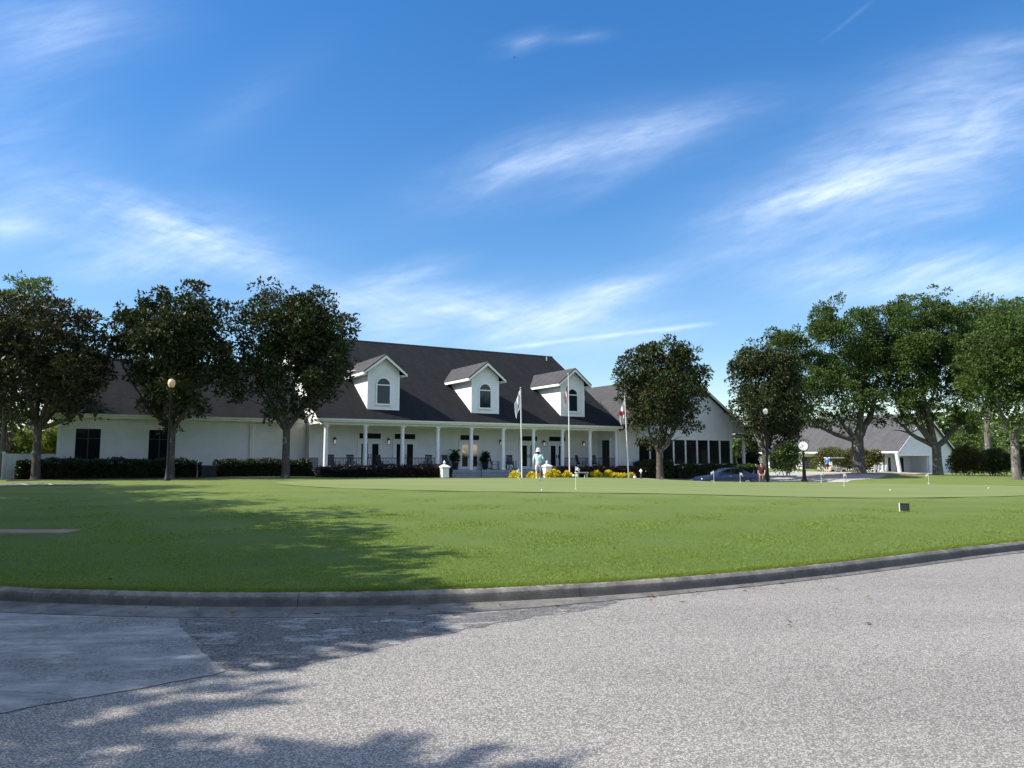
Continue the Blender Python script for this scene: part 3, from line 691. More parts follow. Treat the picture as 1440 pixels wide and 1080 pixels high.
# dormers
for uc in (4.35, 12.7, 21.0):
    hw = 1.2; v0 = .76; zb = rz_(v0) + .0; ze = 7.75; pk = 9.14; sl = (pk - 7.82) / 1.66
    b = MB(); zr = lambda du: pk - .17 - sl * abs(du)
    b.prism([(uc - hw, zb - .02), (uc + hw, zb - .02), (uc + hw, zr(hw)), (uc, zr(0)), (uc - hw, zr(hw))], v0, v0 + .16, 'y')
    for s in (-1, 1):
        x0 = uc + s * hw; x1 = uc + s * (hw - .14)
        b.prism([(v0 + .162, zb - .02), (v0 + .162, zr(hw) - .02), (6.2, zr(hw) - .02), (6.2, rz_(6.2) - .3), (5.4, rz_(5.4) - .1)], min(x0, x1) , max(x0, x1), 'x')
    dm = b.build('dormer', 'siding', club)
    b = MB(); vb = lambda z: (z - E0) / S - .4 + .35
    for s in (-1, 1):
        e = uc + s * 1.66
        b.slab([(uc + s * .002, .28, pk), (e, .28, 7.82), (e, vb(7.82), 7.82), (uc + s * .002, vb(pk), pk)], .10)
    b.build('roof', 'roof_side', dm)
    b = MB()
    for s in (-1, 1):
        e = uc + s * 1.62
        b.prism([(uc + s * .002, pk - .06), (uc + s * .002, pk - .32), (e, 7.85 - .28), (e + s * .03, 7.85 - .07)], .30, .36, 'y')
        b.box(min(e - s * .0, e + s * .06), .362, 7.56, max(e, e + s * .06), vb(7.8), 7.74)
        b.prism([(uc + s * (hw + .001), 7.60), (e - s * .001, 7.56), (e - s * .001, 7.6), (uc + s * (hw + .001), 7.64)], .37, vb(7.5), 'y')
        b.box(min(uc + s * (hw - .14), uc + s * (hw + .02)), v0 - .025, zb - .04, max(uc + s * (hw - .14), uc + s * (hw + .02)), v0 - .001, 7.70)
    b.box(uc - hw - .02, v0 - .03, zb - .1, uc + hw + .02, v0 - .0255, zb + .1); b.build('trim_board', 'trim', dm)
    arch(uc - .02, 5.55, 7.38, .96, v0, dm)

# left wing
LS = .665; LE = 4.42; lz = lambda v: LE + LS * (v - 2.75)
b = MB(); b.box(-15.6, 3.2, -.3, -4.06, 3.4, 4.2); b.box(-4.058, 3.42, -.3, -.402, 3.6, 4.2); b.box(-15.6, 3.401, -.3, -15.4, 15.0, 4.2)
b.prism([(3.2, 4.202), (15.0, 4.202), (9.14, lz(9.14) - .2)], -15.6, -15.42, 'x'); b.build('wall', 'siding', club, label='long low windowed side wing wall in plain white siding')
b = MB(); b.slab([(-16.1, 2.72, lz(2.72)), (-.82, 2.72, lz(2.72)), (-.82, 9.14, lz(9.14)), (-16.1, 9.14, lz(9.14))], .13)
b.slab([(-.82, 9.143, lz(9.14)), (-.82, 15.6, lz(2.72)), (-16.1, 15.6, lz(2.72)), (-16.1, 9.143, lz(9.14))], .13)
b.build('roof', 'roof', club)
b = MB(); b.box(-16.1, 2.68, 4.12, -.83, 2.718, 4.36); b.box(-16.06, 2.72, 4.10, -.84, 3.19, 4.13); b.box(-16.14, 2.66, 4.0, -15.62, 3.6, 4.116); b.box(-16.16, 2.7, 4.13, -16.104, 3.7, 4.9); b.build('fascia', 'trim', club)
b = MB(); b.prism([(2.676, 4.24), (2.57, 4.26), (2.55, 4.37), (2.676, 4.37)], -16.1, -.85, 'x'); b.build('gutter', 'trim', club)
def window(u0, u1, z0, z1, v, parent, fr=.08, mull=0):
    b = MB(); b.box(u0, v - .02, z0, u1, v - .003, z1); o = b.build('window', 'glass', parent)
    if not mull:
        b = MB(); m_ = (u0 + u1) / 2; b.box(m_ - .025, v - .04, z0 + .001, m_ + .025, v - .0205, z1 - .001); b.build('mullion', 'dark_grey', o); b = MB(); b.box(u0 + .001, v - .036, z1 - .62, u1 - .001, v - .0206, z1 - .58); b.build('glazing_bar', 'dark_grey', o)
    b = MB(); b.box(u0 - fr, v - .06, z1 + .001, u1 + fr, v - .003, z1 + fr); b.box(u0 - fr - .03, v - .09, z0 - fr, u1 + fr + .03, v - .003, z0 - .001)
    b.box(u0 - fr, v - .06, z0, u0 - .001, v - .003, z1); b.box(u1 + .001, v - .06, z0, u1 + fr, v - .003, z1)
    for k in range(mull):
        x = u0 + (u1 - u0) * (k + 1) / (mull + 1); b.box(x - .03, v - .05, z0, x + .03, v - .0205, z1)
    b.build('frame', 'trim', o); return o
window(-14.67, -13.32, 1.2, 3.45, 3.2, club, .05); window(-10.6, -9.35, 1.2, 3.45, 3.2, club, .05)
b = MB(); b.cyl((-4.32, 3.13, -.2), .04, 4.3, 8); b.build('downspout', 'trim', club)

# right wing with the big front gable
PK = 9.26; PU = 33.27; RS = .655; wz = lambda u: PK - RS * abs(u - PU)
b = MB(); b.prism([(25.26, -.4), (38.8, -.4), (38.8, wz(38.8) - .2), (PU, PK - .2), (25.26, wz(25.26) - .2)], 0, .22, 'y')
b.box(38.6, .222, -.4, 38.8, 15, 5.4); b.build('wall', 'siding', club, label='wide front gable wall in white siding above a row of dark windows')
b = MB(); vb = 16.0
b.slab([(PU - .002, -.45, PK), (25.47, -.45, wz(25.47)), (25.47, vb, wz(25.47)), (PU - .002, vb, PK)], .13)
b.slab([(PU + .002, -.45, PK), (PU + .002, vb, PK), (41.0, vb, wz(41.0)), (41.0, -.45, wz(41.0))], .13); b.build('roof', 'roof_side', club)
for s in (-1, 1):
    e = 25.5 if s < 0 else 40.98
    b = MB(); b.prism([(PU + s * .002, PK - .03), (PU + s * .002, PK - .28), (e, wz(e) - .28), (e, wz(e) - .03)], -.49, -.455, 'y'); b.build('rake_board', 'trim', club)
b = MB(); b.prism([(38.81, wz(38.81) - .14), (40.95, wz(40.95) - .14), (40.95, wz(40.95) - .19), (38.81, wz(38.81) - .19)], -.44, 15.9, 'y'); b.build('soffit', 'trim', club)
for v in (.25, 3.4, 6.6):
    b = MB(); b.box(40.5, v - .1, -.6, 40.7, v + .1, 3.70); b.build('porch_post', 'trim', club)
b = MB(); b.box(40.48, -.1, 3.702, 40.72, 15, 3.95); b.build('porch_beam', 'trim', club)
b = MB(); b.box(38.805, -.5, 3.58, 40.9, .1, 3.66); b.slab([(38.805, -.7, 3.95), (41.2, -.7, 3.80), (41.2, -.46, 3.80), (38.805, -.46, 3.95)], .12); b.build('eave_return', 'roof', club)
posts = [27.3, 28.63, 30.01, 31.38, 32.82, 34.24, 35.68, 37.11, 38.55]
for a, c in zip(posts[:-1], posts[1:]):
    b = MB(); b.box(a + .09, -.03, 1.12, c - .09, -.003, 3.28); o = b.build('window', 'glass', club)
    b = MB(); b.box(a - .06, -.08, 1.12, a + .088, -.002, 3.28)
    b.build('frame', 'trim', o)
    if c == posts[-1]: b = MB(); b.box(c - .088, -.08, 1.12, c + .06, -.002, 3.28); b.build('frame', 'trim', o)
b = MB(); b.box(27.2, -.10, 3.281, 38.82, -.001, 3.46); b.box(27.2, -.12, .96, 38.82, -.001, 1.118); b.box(38.66, -.06, -.4, 38.84, -.001, .958); b.box(38.64, -.06, 3.462, 38.84, -.001, 5.2); b.box(25.26, -.05, -.4, 25.4, -.001, 3.9); b.build('trim_board', 'trim', club)

# ------------------------------------------------------------------ barn at the right
UB = 80.85; VB = 9.8; bw = 13.7; bpk = 8.0; bsl = (bpk - 2.75) / (bw / 2)
zg = -.35
barn = thing('cart_barn', 'white gabled outbuilding with a long light grey shingle roof behind the oaks', 'barn', W(0, 0), TH)
uc = UB + bw / 2; bz = lambda u: bpk - bsl * abs(u - uc)
b = MB(); b.prism([(UB + .4, 2.12), (UB + bw - .4, 2.12), (UB + bw - .4, bz(UB + .4) - .12), (uc, bpk - .12), (UB + .4, bz(UB + .4) - .12)], VB + .35, VB + .55, 'y')
b.box(UB + 7.6, VB + .36, zg - .4, UB + bw - .4, VB + .54, 2.118)
b.box(UB + 1.6, VB + 3.0, zg - .4, UB + 7.6, VB + 3.2, 2.4)
b.box(UB + 1.2, VB + 3.21, zg - .4, UB + 1.4, VB + 27, 2.6); b.box(UB + bw - .6, VB + .56, zg - .4, UB + bw - .42, VB + 27, 2.5); b.box(UB + 7.4, VB + .56, zg - .4, UB + 7.59, VB + 2.99, 2.3)
b.build('wall', 'siding', barn)
b = MB()
b.slab([(uc - .002, VB - .1, bpk), (UB - .1, VB - .1, bz(UB - .1)), (UB - .1, VB + 27.5, bz(UB - .1)), (uc - .002, VB + 27.5, bpk)], .13)
b.slab([(uc + .002, VB - .1, bpk), (uc + .002, VB + 27.5, bpk), (UB + bw + .1, VB + 27.5, bz(UB - .1)), (UB + bw + .1, VB - .1, bz(UB - .1))], .13); b.build('roof', 'roof_barn', barn)
b = MB()
for s in (-1, 1):
    e = uc + s * (bw / 2 + .06); b.prism([(uc + s * .002, bpk - .02), (uc + s * .002, bpk - .2), (e, bz(e) - .2), (e, bz(e) - .02)], VB - .135, VB - .102, 'y')
b.box(UB + .3, VB + .31, 2.0, UB + bw - .3, VB + .348, 2.2); b.box(UB - .14, VB, 2.44, UB - .103, VB + 27.4, 2.6); b.build('rake_board', 'trim', barn)
b = MB(); b.box(UB - .1, VB + .1, 2.35, UB + 1.19, VB + 27, 2.40); b.build('soffit', 'trim', barn)
b = MB(); b.prism([(UB - .05, 2.34), (UB + .3, 2.34), (UB + .95, zg - .3), (UB + .55, zg - .3)], VB + .25, VB + .6, 'y'); b.build('porch_post', 'trim', barn)
for x0, x1 in ((UB + 3.9, UB + 5.7), (UB + 2.0, UB + 2.7)):
    b = MB(); b.box(x0, VB + 2.96, zg - .05, x1, VB + 2.997, 1.75); d = b.build('door', 'dark_door', barn)
    b = MB(); b.box(x0 - .1, VB + 2.93, zg, x0 - .002, VB + 2.998, 1.85); b.box(x1 + .002, VB + 2.93, zg, x1 + .1, VB + 2.998, 1.85); b.box(x0, VB + 2.93, 1.752, x1, VB + 2.998, 1.85); b.build('door_frame', 'trim', d)
for v0 in (13.8, 20.0, 27.0):
    b = MB(); b.box(UB + 1.16, VB + v0, zg, UB + 1.197, VB + v0 + 2.6, 1.9); d = b.build('garage_door', 'dark_door', barn)
    b = MB()
    for k in range(5): b.box(UB + 1.13, VB + v0 + k * .64, zg, UB + 1.159, VB + v0 + k * .64 + .05, 1.9)
    for k in range(4): b.box(UB + 1.135, VB + v0, zg + .3 + .6 * k, UB + 1.158, VB + v0 + 2.6, zg + .34 + .6 * k)
    b.build('glazing_bar', 'dark_grey', d)

# ------------------------------------------------------------------ trees
tree('magnolia_tree', 'dark magnolia with brownish leaves at the left edge, trunk before the white fence', 49, 42,
     [(30, 455, 55, 45), (85, 462, 48, 42), (15, 520, 65, 50), (95, 520, 50, 50), (-35, 480, 60, 65), (45, 428, 40, 28), (126, 490, 26, 34), (60, 565, 62, 30), (115, 560, 26, 34), (0, 575, 40, 24), (110, 445, 22, 20), (20, 590, 40, 16), (135, 575, 14, 18), (70, 590, 40, 16)],
     .24, 3.0, 'magnolia_b', 'bark', 34000, .235, .11, group='magnolias in front of the clubhouse')
tree('magnolia_tree', 'dark broad magnolia standing behind the black lamp post with the amber globe', 238.5, 44,
     [(268, 424, 38, 26), (218, 436, 40, 28), (300, 452, 28, 32), (193, 474, 38, 36), (250, 478, 52, 46), (302, 500, 28, 42), (245, 540, 44, 38), (242, 592, 22, 20), (172, 492, 22, 22), (285, 410, 14, 12), (205, 520, 28, 26), (315, 530, 24, 30), (160, 505, 22, 16), (225, 565, 24, 26), (268, 565, 26, 26)],
     .25, 2.9, 'magnolia', 'bark', 34000, .235, .11, group='magnolias in front of the clubhouse')
tree('magnolia_tree', 'dark tall magnolia at the left end of the columned porch', 401, 46,
     [(383, 422, 36, 26), (452, 430, 34, 26), (350, 462, 26, 38), (420, 465, 52, 46), (480, 470, 28, 38), (380, 515, 46, 42), (450, 515, 48, 42), (408, 566, 36, 26), (450, 552, 26, 24), (352, 530, 20, 30), (500, 452, 10, 14), (345, 555, 18, 20), (395, 590, 30, 14), (435, 580, 30, 16)],
     .25, 3.0, 'magnolia', 'bark', 34000, .235, .11, group='magnolias in front of the clubhouse')
tree('magnolia_tree', 'round dark magnolia standing alone before the dark windows of the right gable', 928, 61,
     [(935, 500, 42, 27), (895, 527, 30, 34), (960, 522, 34, 30), (980, 552, 20, 26), (930, 560, 50, 40), (900, 580, 26, 30), (950, 592, 38, 24), (918, 618, 22, 15), (880, 555, 14, 24), (986, 570, 12, 14)],
     .30, 2.2, 'magnolia', 'bark', 30000, .27, .125, group='magnolias in front of the clubhouse', extra_limbs=[(1.4, -.6, 4.4, .12)])
tree('magnolia_tree', 'dark magnolia beside the right lamp post, between the gable and the clock', 1077, 66,
     [(1068, 503, 34, 26), (1046, 530, 24, 36), (1088, 532, 38, 38), (1066, 580, 34, 34), (1100, 580, 34, 40), (1080, 612, 32, 20), (1118, 606, 18, 18), (1054, 602, 16, 18)],
     .30, 2.4, 'magnolia', 'bark', 30000, .27, .125, group='magnolias in front of the clubhouse')
tree('oak_tree', 'tall airy oak with a forked trunk on the orange pine straw mound', 1208, 72,
     [(1190, 440, 34, 26), (1142, 462, 34, 26), (1230, 452, 26, 28), (1115, 500, 28, 34), (1170, 505, 46, 38), (1225, 510, 36, 40), (1132, 552, 36, 34), (1185, 556, 42, 32), (1120, 590, 30, 18), (1232, 560, 24, 28), (1165, 590, 26, 14), (1096, 468, 16, 16), (1250, 480, 16, 22), (1140, 588, 34, 18), (1215, 590, 30, 16), (1180, 600, 26, 12), (1175, 470, 40, 30)],
     .62, 3.4, 'oak', 'oakbark', 64000, .25, .115, limbs=3, grow=1.2, per=240, rag=.14, inner=.4, group='oaks at the right', extra_limbs=[(-4.6, -.5, 4.9, .26), (-1.6, .8, 6.0, .3), (2.0, .4, 7.2, .36), (.6, -.6, 8.0, .34)])
tree('oak_tree', 'tall oak with a wide V-shaped fork standing in front of the white barn gable', 1319, 70,
     [(1300, 438, 38, 28), (1266, 456, 26, 30), (1335, 452, 30, 32), (1285, 508, 40, 38), (1335, 508, 34, 38), (1262, 548, 28, 32), (1310, 556, 38, 28), (1352, 550, 20, 32), (1346, 592, 18, 16), (1284, 588, 20, 12), (1310, 415, 20, 12), (1300, 475, 40, 26), (1255, 588, 24, 18), (1330, 600, 18, 14), (1300, 590, 26, 14), (1355, 590, 18, 20)],
     .46, 2.9, 'oak', 'oakbark', 62000, .25, .115, limbs=3, grow=1.2, per=240, rag=.14, inner=.4, group='oaks at the right', extra_limbs=[(-2.9, -.3, 6.6, .26), (-.9, .3, 6.6, .28), (3.0, -.3, 6.2, .28)])
tree('oak_tree', 'broad green oak at the right edge of the photo', 1430, 62,
     [(1425, 468, 46, 36), (1382, 500, 32, 36), (1440, 528, 60, 44), (1385, 556, 32, 32), (1430, 580, 50, 26), (1490, 490, 56, 60), (1402, 602, 26, 12), (1470, 560, 40, 40), (1365, 530, 24, 30), (1418, 600, 40, 14), (1450, 440, 40, 22)],
     .36, 4.0, 'oak', 'oakbark', 62000, .25, .115, limbs=3, grow=1.2, per=240, rag=.14, inner=.4, group='oaks at the right')
tree('oak_tree', 'darker oak crown rising behind the two right oaks', 1392, 88,
     [(1376, 438, 34, 22), (1400, 470, 34, 34), (1362, 480, 24, 34), (1385, 520, 36, 36)],
     .4, 5.0, 'oak', 'oakbark', 30000, .3, .14, limbs=3, grow=1.2, group='oaks at the right')
tree('broadleaf_tree', 'pale green treetop rising behind the leftmost magnolia', 40, 66,
     [(38, 402, 28, 16), (24, 420, 20, 15), (58, 424, 16, 14), (74, 432, 7, 7), (38, 450, 30, 18), (30, 490, 34, 22), (50, 530, 40, 24)],
     .28, 9.0, 'pine', 'oakbark', 16000, .34, .10, group='background trees')
tree('broadleaf_tree', 'very dark tree filling the gap behind the white fence', 8, 54,
     [(0, 590, 30, 36), (18, 612, 14, 24), (-40, 570, 50, 60), (-5, 640, 24, 20)], .25, 2.0, 'magnolia', 'bark', 8000, .3, .14, group='background trees')
tree('broadleaf_tree', 'grey trunked tree cut by the left edge of the photo', 1, 43.5,
     [(-70, 470, 60, 60), (-45, 540, 50, 40), (-110, 520, 60, 70)], .16, 4.4, 'magnolia_b', 'oakbark', 12000, .25, .115, group='background trees')
far = [('small pale green tree seen between the barn and the right shrubs', 1352, 118, [(1352, 606, 16, 22), (1362, 622, 18, 18)]),
       ('hazy green tree far behind the right shrubs, left of the right edge oak', 1388, 135, [(1388, 612, 20, 16), (1375, 628, 20, 14), (1400, 628, 20, 14)]),
       ('pale thin tree under the crown of the right edge oak', 1418, 125, [(1418, 604, 12, 16), (1425, 622, 18, 16)]),
       ('far green tree cut by the right edge behind the edge oak', 1450, 120, [(1448, 600, 20, 26), (1470, 610, 30, 30)])]
for lab, px, Y, lb in far:
    tree('far_tree', lab, px, Y, lb, .22, 1.4, 'pine', 'oakbark', 2600, .5, .24, rc=.8, per=20, limbs=3, group='far trees beyond the barn')
for k, px in enumerate((1352, 1400, 1445, 1490)): pass
# shade trees just outside the left edge (they cast the shade on lawn and road)
def shade_tree(X, Y, top, r, lab, n=9500):
    c = [(0, 0, top - r * .8, r * .7, r * .7, r * .7), (-r * .4, r * .3, top - r * 1.4, r * .75, r * .7, r * .8), (r * .5, -r * .2, top - r * 1.5, r * .65, r * .65, r * .7), (0, -r * .4, top - r * 1.9, r * .6, r * .6, r * .6), (r * .15, r * .5, top - r * 1.8, r * .6, r * .6, r * .6)]
    t = thing('oak_tree', lab, 'tree', (X, Y, GZ(X, Y)), 0, 'oaks outside the left edge')
    b = MB(); trunk_mesh(b, None, .3, [(0, 0, 2.6)] + [(l[0] * .8, l[1] * .8, l[2], .13) for l in c]); b.build('trunk', 'oakbark', t, smooth=True)
    fast_mesh('crown', lobes_leaves(c, n, .34, .18, .6, 60, .3), 4, 'oak', t)
shade_tree(-13.6, 8.8, 11.4, 3.6, 'oak outside the left edge of the photo that shades the kerb and lawn edge')
shade_tree(-17.0, 15.6, 12.2, 4.0, 'oak outside the left edge of the photo that shades the utility cover')
shade_tree(-24.6, 24.0, 12.8, 4.4, 'oak outside the left edge of the photo that shades the far lawn')
shade_tree(-10.8, .3, 10.6, 3.6, 'oak outside the photo at lower left that shades the near road', 22000)
shade_tree(-11.4, 6.2, 10.0, 2.9, 'oak outside the photo at left that shades the concrete road patch', 13000)
shade_tree(-12.9, 3.0, 9.6, 3.0, 'slim oak outside the photo at left between the two oaks shading the road', 12000)
shade_tree(-15.4, 12.2, 11.6, 3.4, 'slim oak outside the left edge of the photo between two larger oaks', 6500)
shade_tree(-20.6, 19.8, 12.0, 3.6, 'slim oak outside the left edge of the photo nearest the far lawn oak', 6500)
shade_tree(-28.0, 29.0, 13.8, 4.6, 'farthest oak outside the left edge of the photo, shading the back of the lawn')
# far woods all round: one distant mass of trees
def far_woods():
    n = 46000; a = rng.random(n) * 2 * math.pi; seg = np.floor(a * 34); hh = 8.5 + 4.5 * np.abs(np.sin(seg * 12.9)) * np.abs(np.sin(a * 17)) + 1.5 * np.sin(a * 61); 
    r = 185 + 14 * rng.random(n) + 18 * np.sin(a * 5); rear = np.sin(a) < -.1; r = np.where(rear, 95 + 8 * rng.random(n), r)
    z = hh * rng.random(n) ** .8 * np.where(rear, 1.2, 1) - .3
    P = np.stack([np.cos(a) * r + 10, np.sin(a) * r + 20, z], 1)
    out = np.stack([-np.cos(a), -np.sin(a), np.full(n, .6)], 1) * .6
    fast_mesh('far_woods', leaves(P, out, 1.7, 1.0, .1, 1.0), 4, 'oak', kind='stuff')
    b = MB()
    for i in range(90):
        a0 = 2 * math.pi * i / 90; a1 = 2 * math.pi * (i + .96) / 90; rr = lambda q: (96 if math.sin(q) < -.1 else 192 + 18 * math.sin(q * 5))
        h = random.uniform(5.5, 8.5); p0 = (math.cos(a0) * rr(a0) + 10, math.sin(a0) * rr(a0) + 20); p1 = (math.cos(a1) * rr(a1) + 10, math.sin(a1) * rr(a1) + 20)
        q0 = (p0[0] + math.cos(a0) * 8, p0[1] + math.sin(a0) * 8); q1 = (p1[0] + math.cos(a1) * 8, p1[1] + math.sin(a1) * 8)
        b.prism([p0, p1, q1, q0], -1, h, 'z')
    b.build('far_woods_understorey', 'hedge', kind='stuff')
far_woods()

# ------------------------------------------------------------------ shrubs and hedges
def WB(u, v, top):
    p = WG(u, v); return p, top - p.z
p = WG(-12.6, 1.4); hedge('clipped_hedge', 'long dark clipped hedge under the windows of the left wing', p, TH, 9.6, 1.2, 1.47 - p.z, 'hedge', 17000, .13, .075, 'clipped hedges')
p = WG(-3.75, 1.4); hedge('clipped_hedge', 'clipped hedge at the porch corner behind the third magnolia trunk', p, TH, 6.0, 1.2, 1.45 - p.z, 'hedge', 13000, .12, .07, 'clipped hedges')
p = WG(3.85, -1.35); hedge('clipped_hedge', 'blackish purple hedge below the porch railing left of the steps', p, TH, 9.4, .95, 1.06 - p.z, 'darkhedge', 14000, .12, .07, 'clipped hedges')
p = WG(21.8, -1.3); hedge('clipped_hedge', 'reddish purple hedge right of the steps behind the yellow flowers', p, TH, 8.9, .95, .86 - p.z, 'purple', 12000, .12, .07, 'clipped hedges')
p = WG(28.0, -1.25); hedge('clipped_hedge', 'tall dark green hedge below the gable wall, left of the lone magnolia trunk', p, TH, 3.4, 1.1, 1.42 - p.z, 'hedge', 7000, .13, .075, 'clipped hedges')
p = WG(34.6, -1.25); hedge('clipped_hedge', 'low dark green hedge below the row of dark gable windows behind the blue car', p, TH, 8.6, 1.1, 1.0 - p.z, 'hedge', 11000, .13, .075, 'clipped hedges')
p = at(1049, 67.0); hedge('clipped_hedge', 'light green hedge behind the tail of the blue car', p, R(10), 2.6, 1.0, .95 - p.z, 'rain', 4000, .14, .08, 'clipped hedges')
sizes = [(725, -3.2, .50, 'leftmost yellow flowering mound, at the foot of the white flagpole'), (750, -3.1, .46, 'yellow flowering mound just left of the walking person\'s legs'),
         (777, -2.8, .62, 'large yellow flowering mound in front of the right white pillar'), (797, -2.5, .44, 'yellow flowering mound at the foot of the flagpole with the striped flag'),
         (838, -2.5, .52, 'yellow flowering mound right of the small stone bench'), (857, -2.5, .52, 'yellow flowering mound, second from the stone bench, before the purple hedge'),
         (873, -2.5, .48, 'yellow flowering mound left of the flagpole with the red and white flag'), (886, -2.55, .44, 'rightmost yellow flowering mound, next to the white bollard light')]
def U_at(px, v):                             # u where the plane v crosses pixel column px
    k = (px - CX) / F
    a = W(0, v); return (k * a.y * .995 - a.x) / (HD.x - k * HD.y * .995)
for px, v, r_, lab in sizes:
    p = WG(U_at(px, v), v)
    bush('flower_mound', lab, 'flowers', p, [(0, 0, r_ * .42, r_, r_ * .8, r_ * .72), (r_ * .45, .05, r_ * .3, r_ * .6, r_ * .6, r_ * .55), (-r_ * .5, 0, r_ * .25, r_ * .55, r_ * .55, r_ * .5)], 1100, .11, .08, 'yellow', 'yellow flower mounds', .07, 10)
def px_bush(name, lab, cat, px, Y, py_top, wpx, mat, total, L, Wd, group, rc=.25, stems=4, base_py=None, flat=1.0):
    p = at(px, Y); top = at3(px, py_top, Y).z - p.z; w = wpx * Y / F / 2
    w *= 1.12; top *= 1.06; total = int(total * 1.5)
    lob = [(0, 0, top * .55, w * .75, w * .7, top * .45), (-w * .45, .2, top * .42, w * .55, w * .55, top * .4), (w * .45, -.2, top * .45, w * .55, w * .55, top * .4), (w * .1, -.3, top * .75, w * .5, w * .45, top * .27), (-w * .25, 0, top * .7, w * .45, w * .45, top * .27), (0, 0, top * .25, w * .8, w * .7, top * .25)]
    return bush(name, lab, cat, p, lob, total, L, Wd, mat, group, rc, 16, stems=stems)
px_bush('round_shrub', 'round green shrub left of the street clock', 'shrub', 1106, 74, 619, 42, 'rain', 5000, .2, .09, 'shrubs on the right')
px_bush('round_shrub', 'dark clipped shrub in the shade of the side porch', 'shrub', 1058, 74, 618, 24, 'hedge', 4000, .18, .09, 'shrubs on the right')
px_bush('cone_shrub', 'narrow dark shrub between the side porch posts', 'shrub', 1041.5, 76, 624, 8, 'hedge', 1800, .16, .08, 'shrubs on the right')
px_bush('wild_shrub', 'olive shrub behind the man in blue and the golf cart', 'shrub', 1170, 99, 630, 54, 'shrub', 6000, .24, .09, 'shrubs on the right', .35)
px_bush('wild_shrub', 'olive shrub behind the forked oak trunk on the mound', 'shrub', 1205, 98, 630, 44, 'shrub', 5000, .24, .09, 'shrubs on the right', .35)
px_bush('wild_shrub', 'olive shrub to the right of the mound oak, before the barn eave', 'shrub', 1229, 97, 633, 26, 'shrub', 3000, .24, .09, 'shrubs on the right', .35)
px_bush('wild_shrub', 'reddish tipped shrub at the right end of the barn gable', 'shrub', 1362, 74, 628, 48, 'shrub', 6000, .22, .09, 'shrubs on the right', .35, 6)
px_bush('wild_shrub', 'dark shrub between the barn shrub and the edge oak trunk', 'shrub', 1398, 74, 632, 46, 'rain', 6000, .22, .09, 'shrubs on the right', .35, 6)
px_bush('wild_shrub', 'shrub cut by the right edge beside the edge oak trunk', 'shrub', 1445, 73, 630, 50, 'shrub', 6000, .22, .09, 'shrubs on the right', .35, 6)
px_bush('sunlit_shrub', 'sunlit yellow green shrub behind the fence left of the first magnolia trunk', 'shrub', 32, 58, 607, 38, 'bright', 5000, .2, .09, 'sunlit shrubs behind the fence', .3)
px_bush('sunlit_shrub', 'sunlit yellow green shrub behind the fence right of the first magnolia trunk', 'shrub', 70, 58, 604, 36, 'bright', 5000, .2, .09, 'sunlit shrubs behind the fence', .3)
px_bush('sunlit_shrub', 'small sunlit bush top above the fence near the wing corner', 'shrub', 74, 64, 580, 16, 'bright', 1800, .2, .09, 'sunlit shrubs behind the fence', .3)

# ------------------------------------------------------------------ fence
a = at(3.0, 43.4); e = at(81, 45.6); dv = e - a; L_ = dv.to_2d().length
f1 = thing('vinyl_fence', 'white vinyl board fence between the left edge and the wing corner', 'fence', a, math.atan2(dv.y, dv.x))
npan = 2; pw = L_ / npan; ft = 1.93 - a.z
for k in range(npan):
    b = MB(); n = int((pw - .12) / .15); d = (pw - .12) / n
    for i in range(n): b.box(pw * k + .06 + d * i + .005, -.012 - .004 * (i % 2), -.3, pw * k + .06 + d * (i + 1) - .005, .012, ft - .05)
    b.build('board_panel', 'vinyl', f1)
    b = MB(); b.box(pw * k + .06, -.032, ft - .14, pw * (k + 1) - .06, .032, ft - .04); b.build('rail', 'vinyl', f1)
for k in range(npan + 1):
    x = pw * k; b = MB(); b.box(x - .06, -.06, -.4, x + .06, .06, ft); b.lathe([(.1, ft), (.09, ft + .03), (.0, ft + .1)], (x, 0, 0), 4); b.build('post', 'vinyl', f1)

# ------------------------------------------------------------------ lamp posts, flagpoles, pillars
def lamp_post(px, Y, H, globe, label):
    p = at(px, Y); t = thing('lamp_post', label, 'street lamp', p, 0, 'lamp posts'); H = H - p.z
    b = MB(); b.lathe([(.17, -.2), (.17, .12), (.12, .18), (.11, .55), (.075, .65), (.062, .8), (.05, H - .75), (.075, H - .72), (.06, H - .66), (.09, H - .6), (.12, H - .56), (.12, H - .53)], (0, 0, 0), 14); b.build('post', 'black_metal', t, smooth=True)
    b = MB(); b.lathe([(.11, H - .528), (.17, H - .42), (.20, H - .28), (.17, H - .15), (.10, H - .08)], (0, 0, 0), 16); b.build('globe', globe, t, smooth=True)
    b = MB(); b.lathe([(.11, H - .079), (.07, H - .04), (.025, H - .03), (.03, H), (.0, H + .03)], (0, 0, 0), 12); b.build('cap', 'dark_grey', t, smooth=True)
lamp_post(235, 40, 5.98, 'lens_warm', 'black lamp post with an amber globe in front of the second magnolia')
lamp_post(1080, 60.5, 5.75, 'lens', 'black lamp post with a pale globe beside the two walkers in dark shirts')

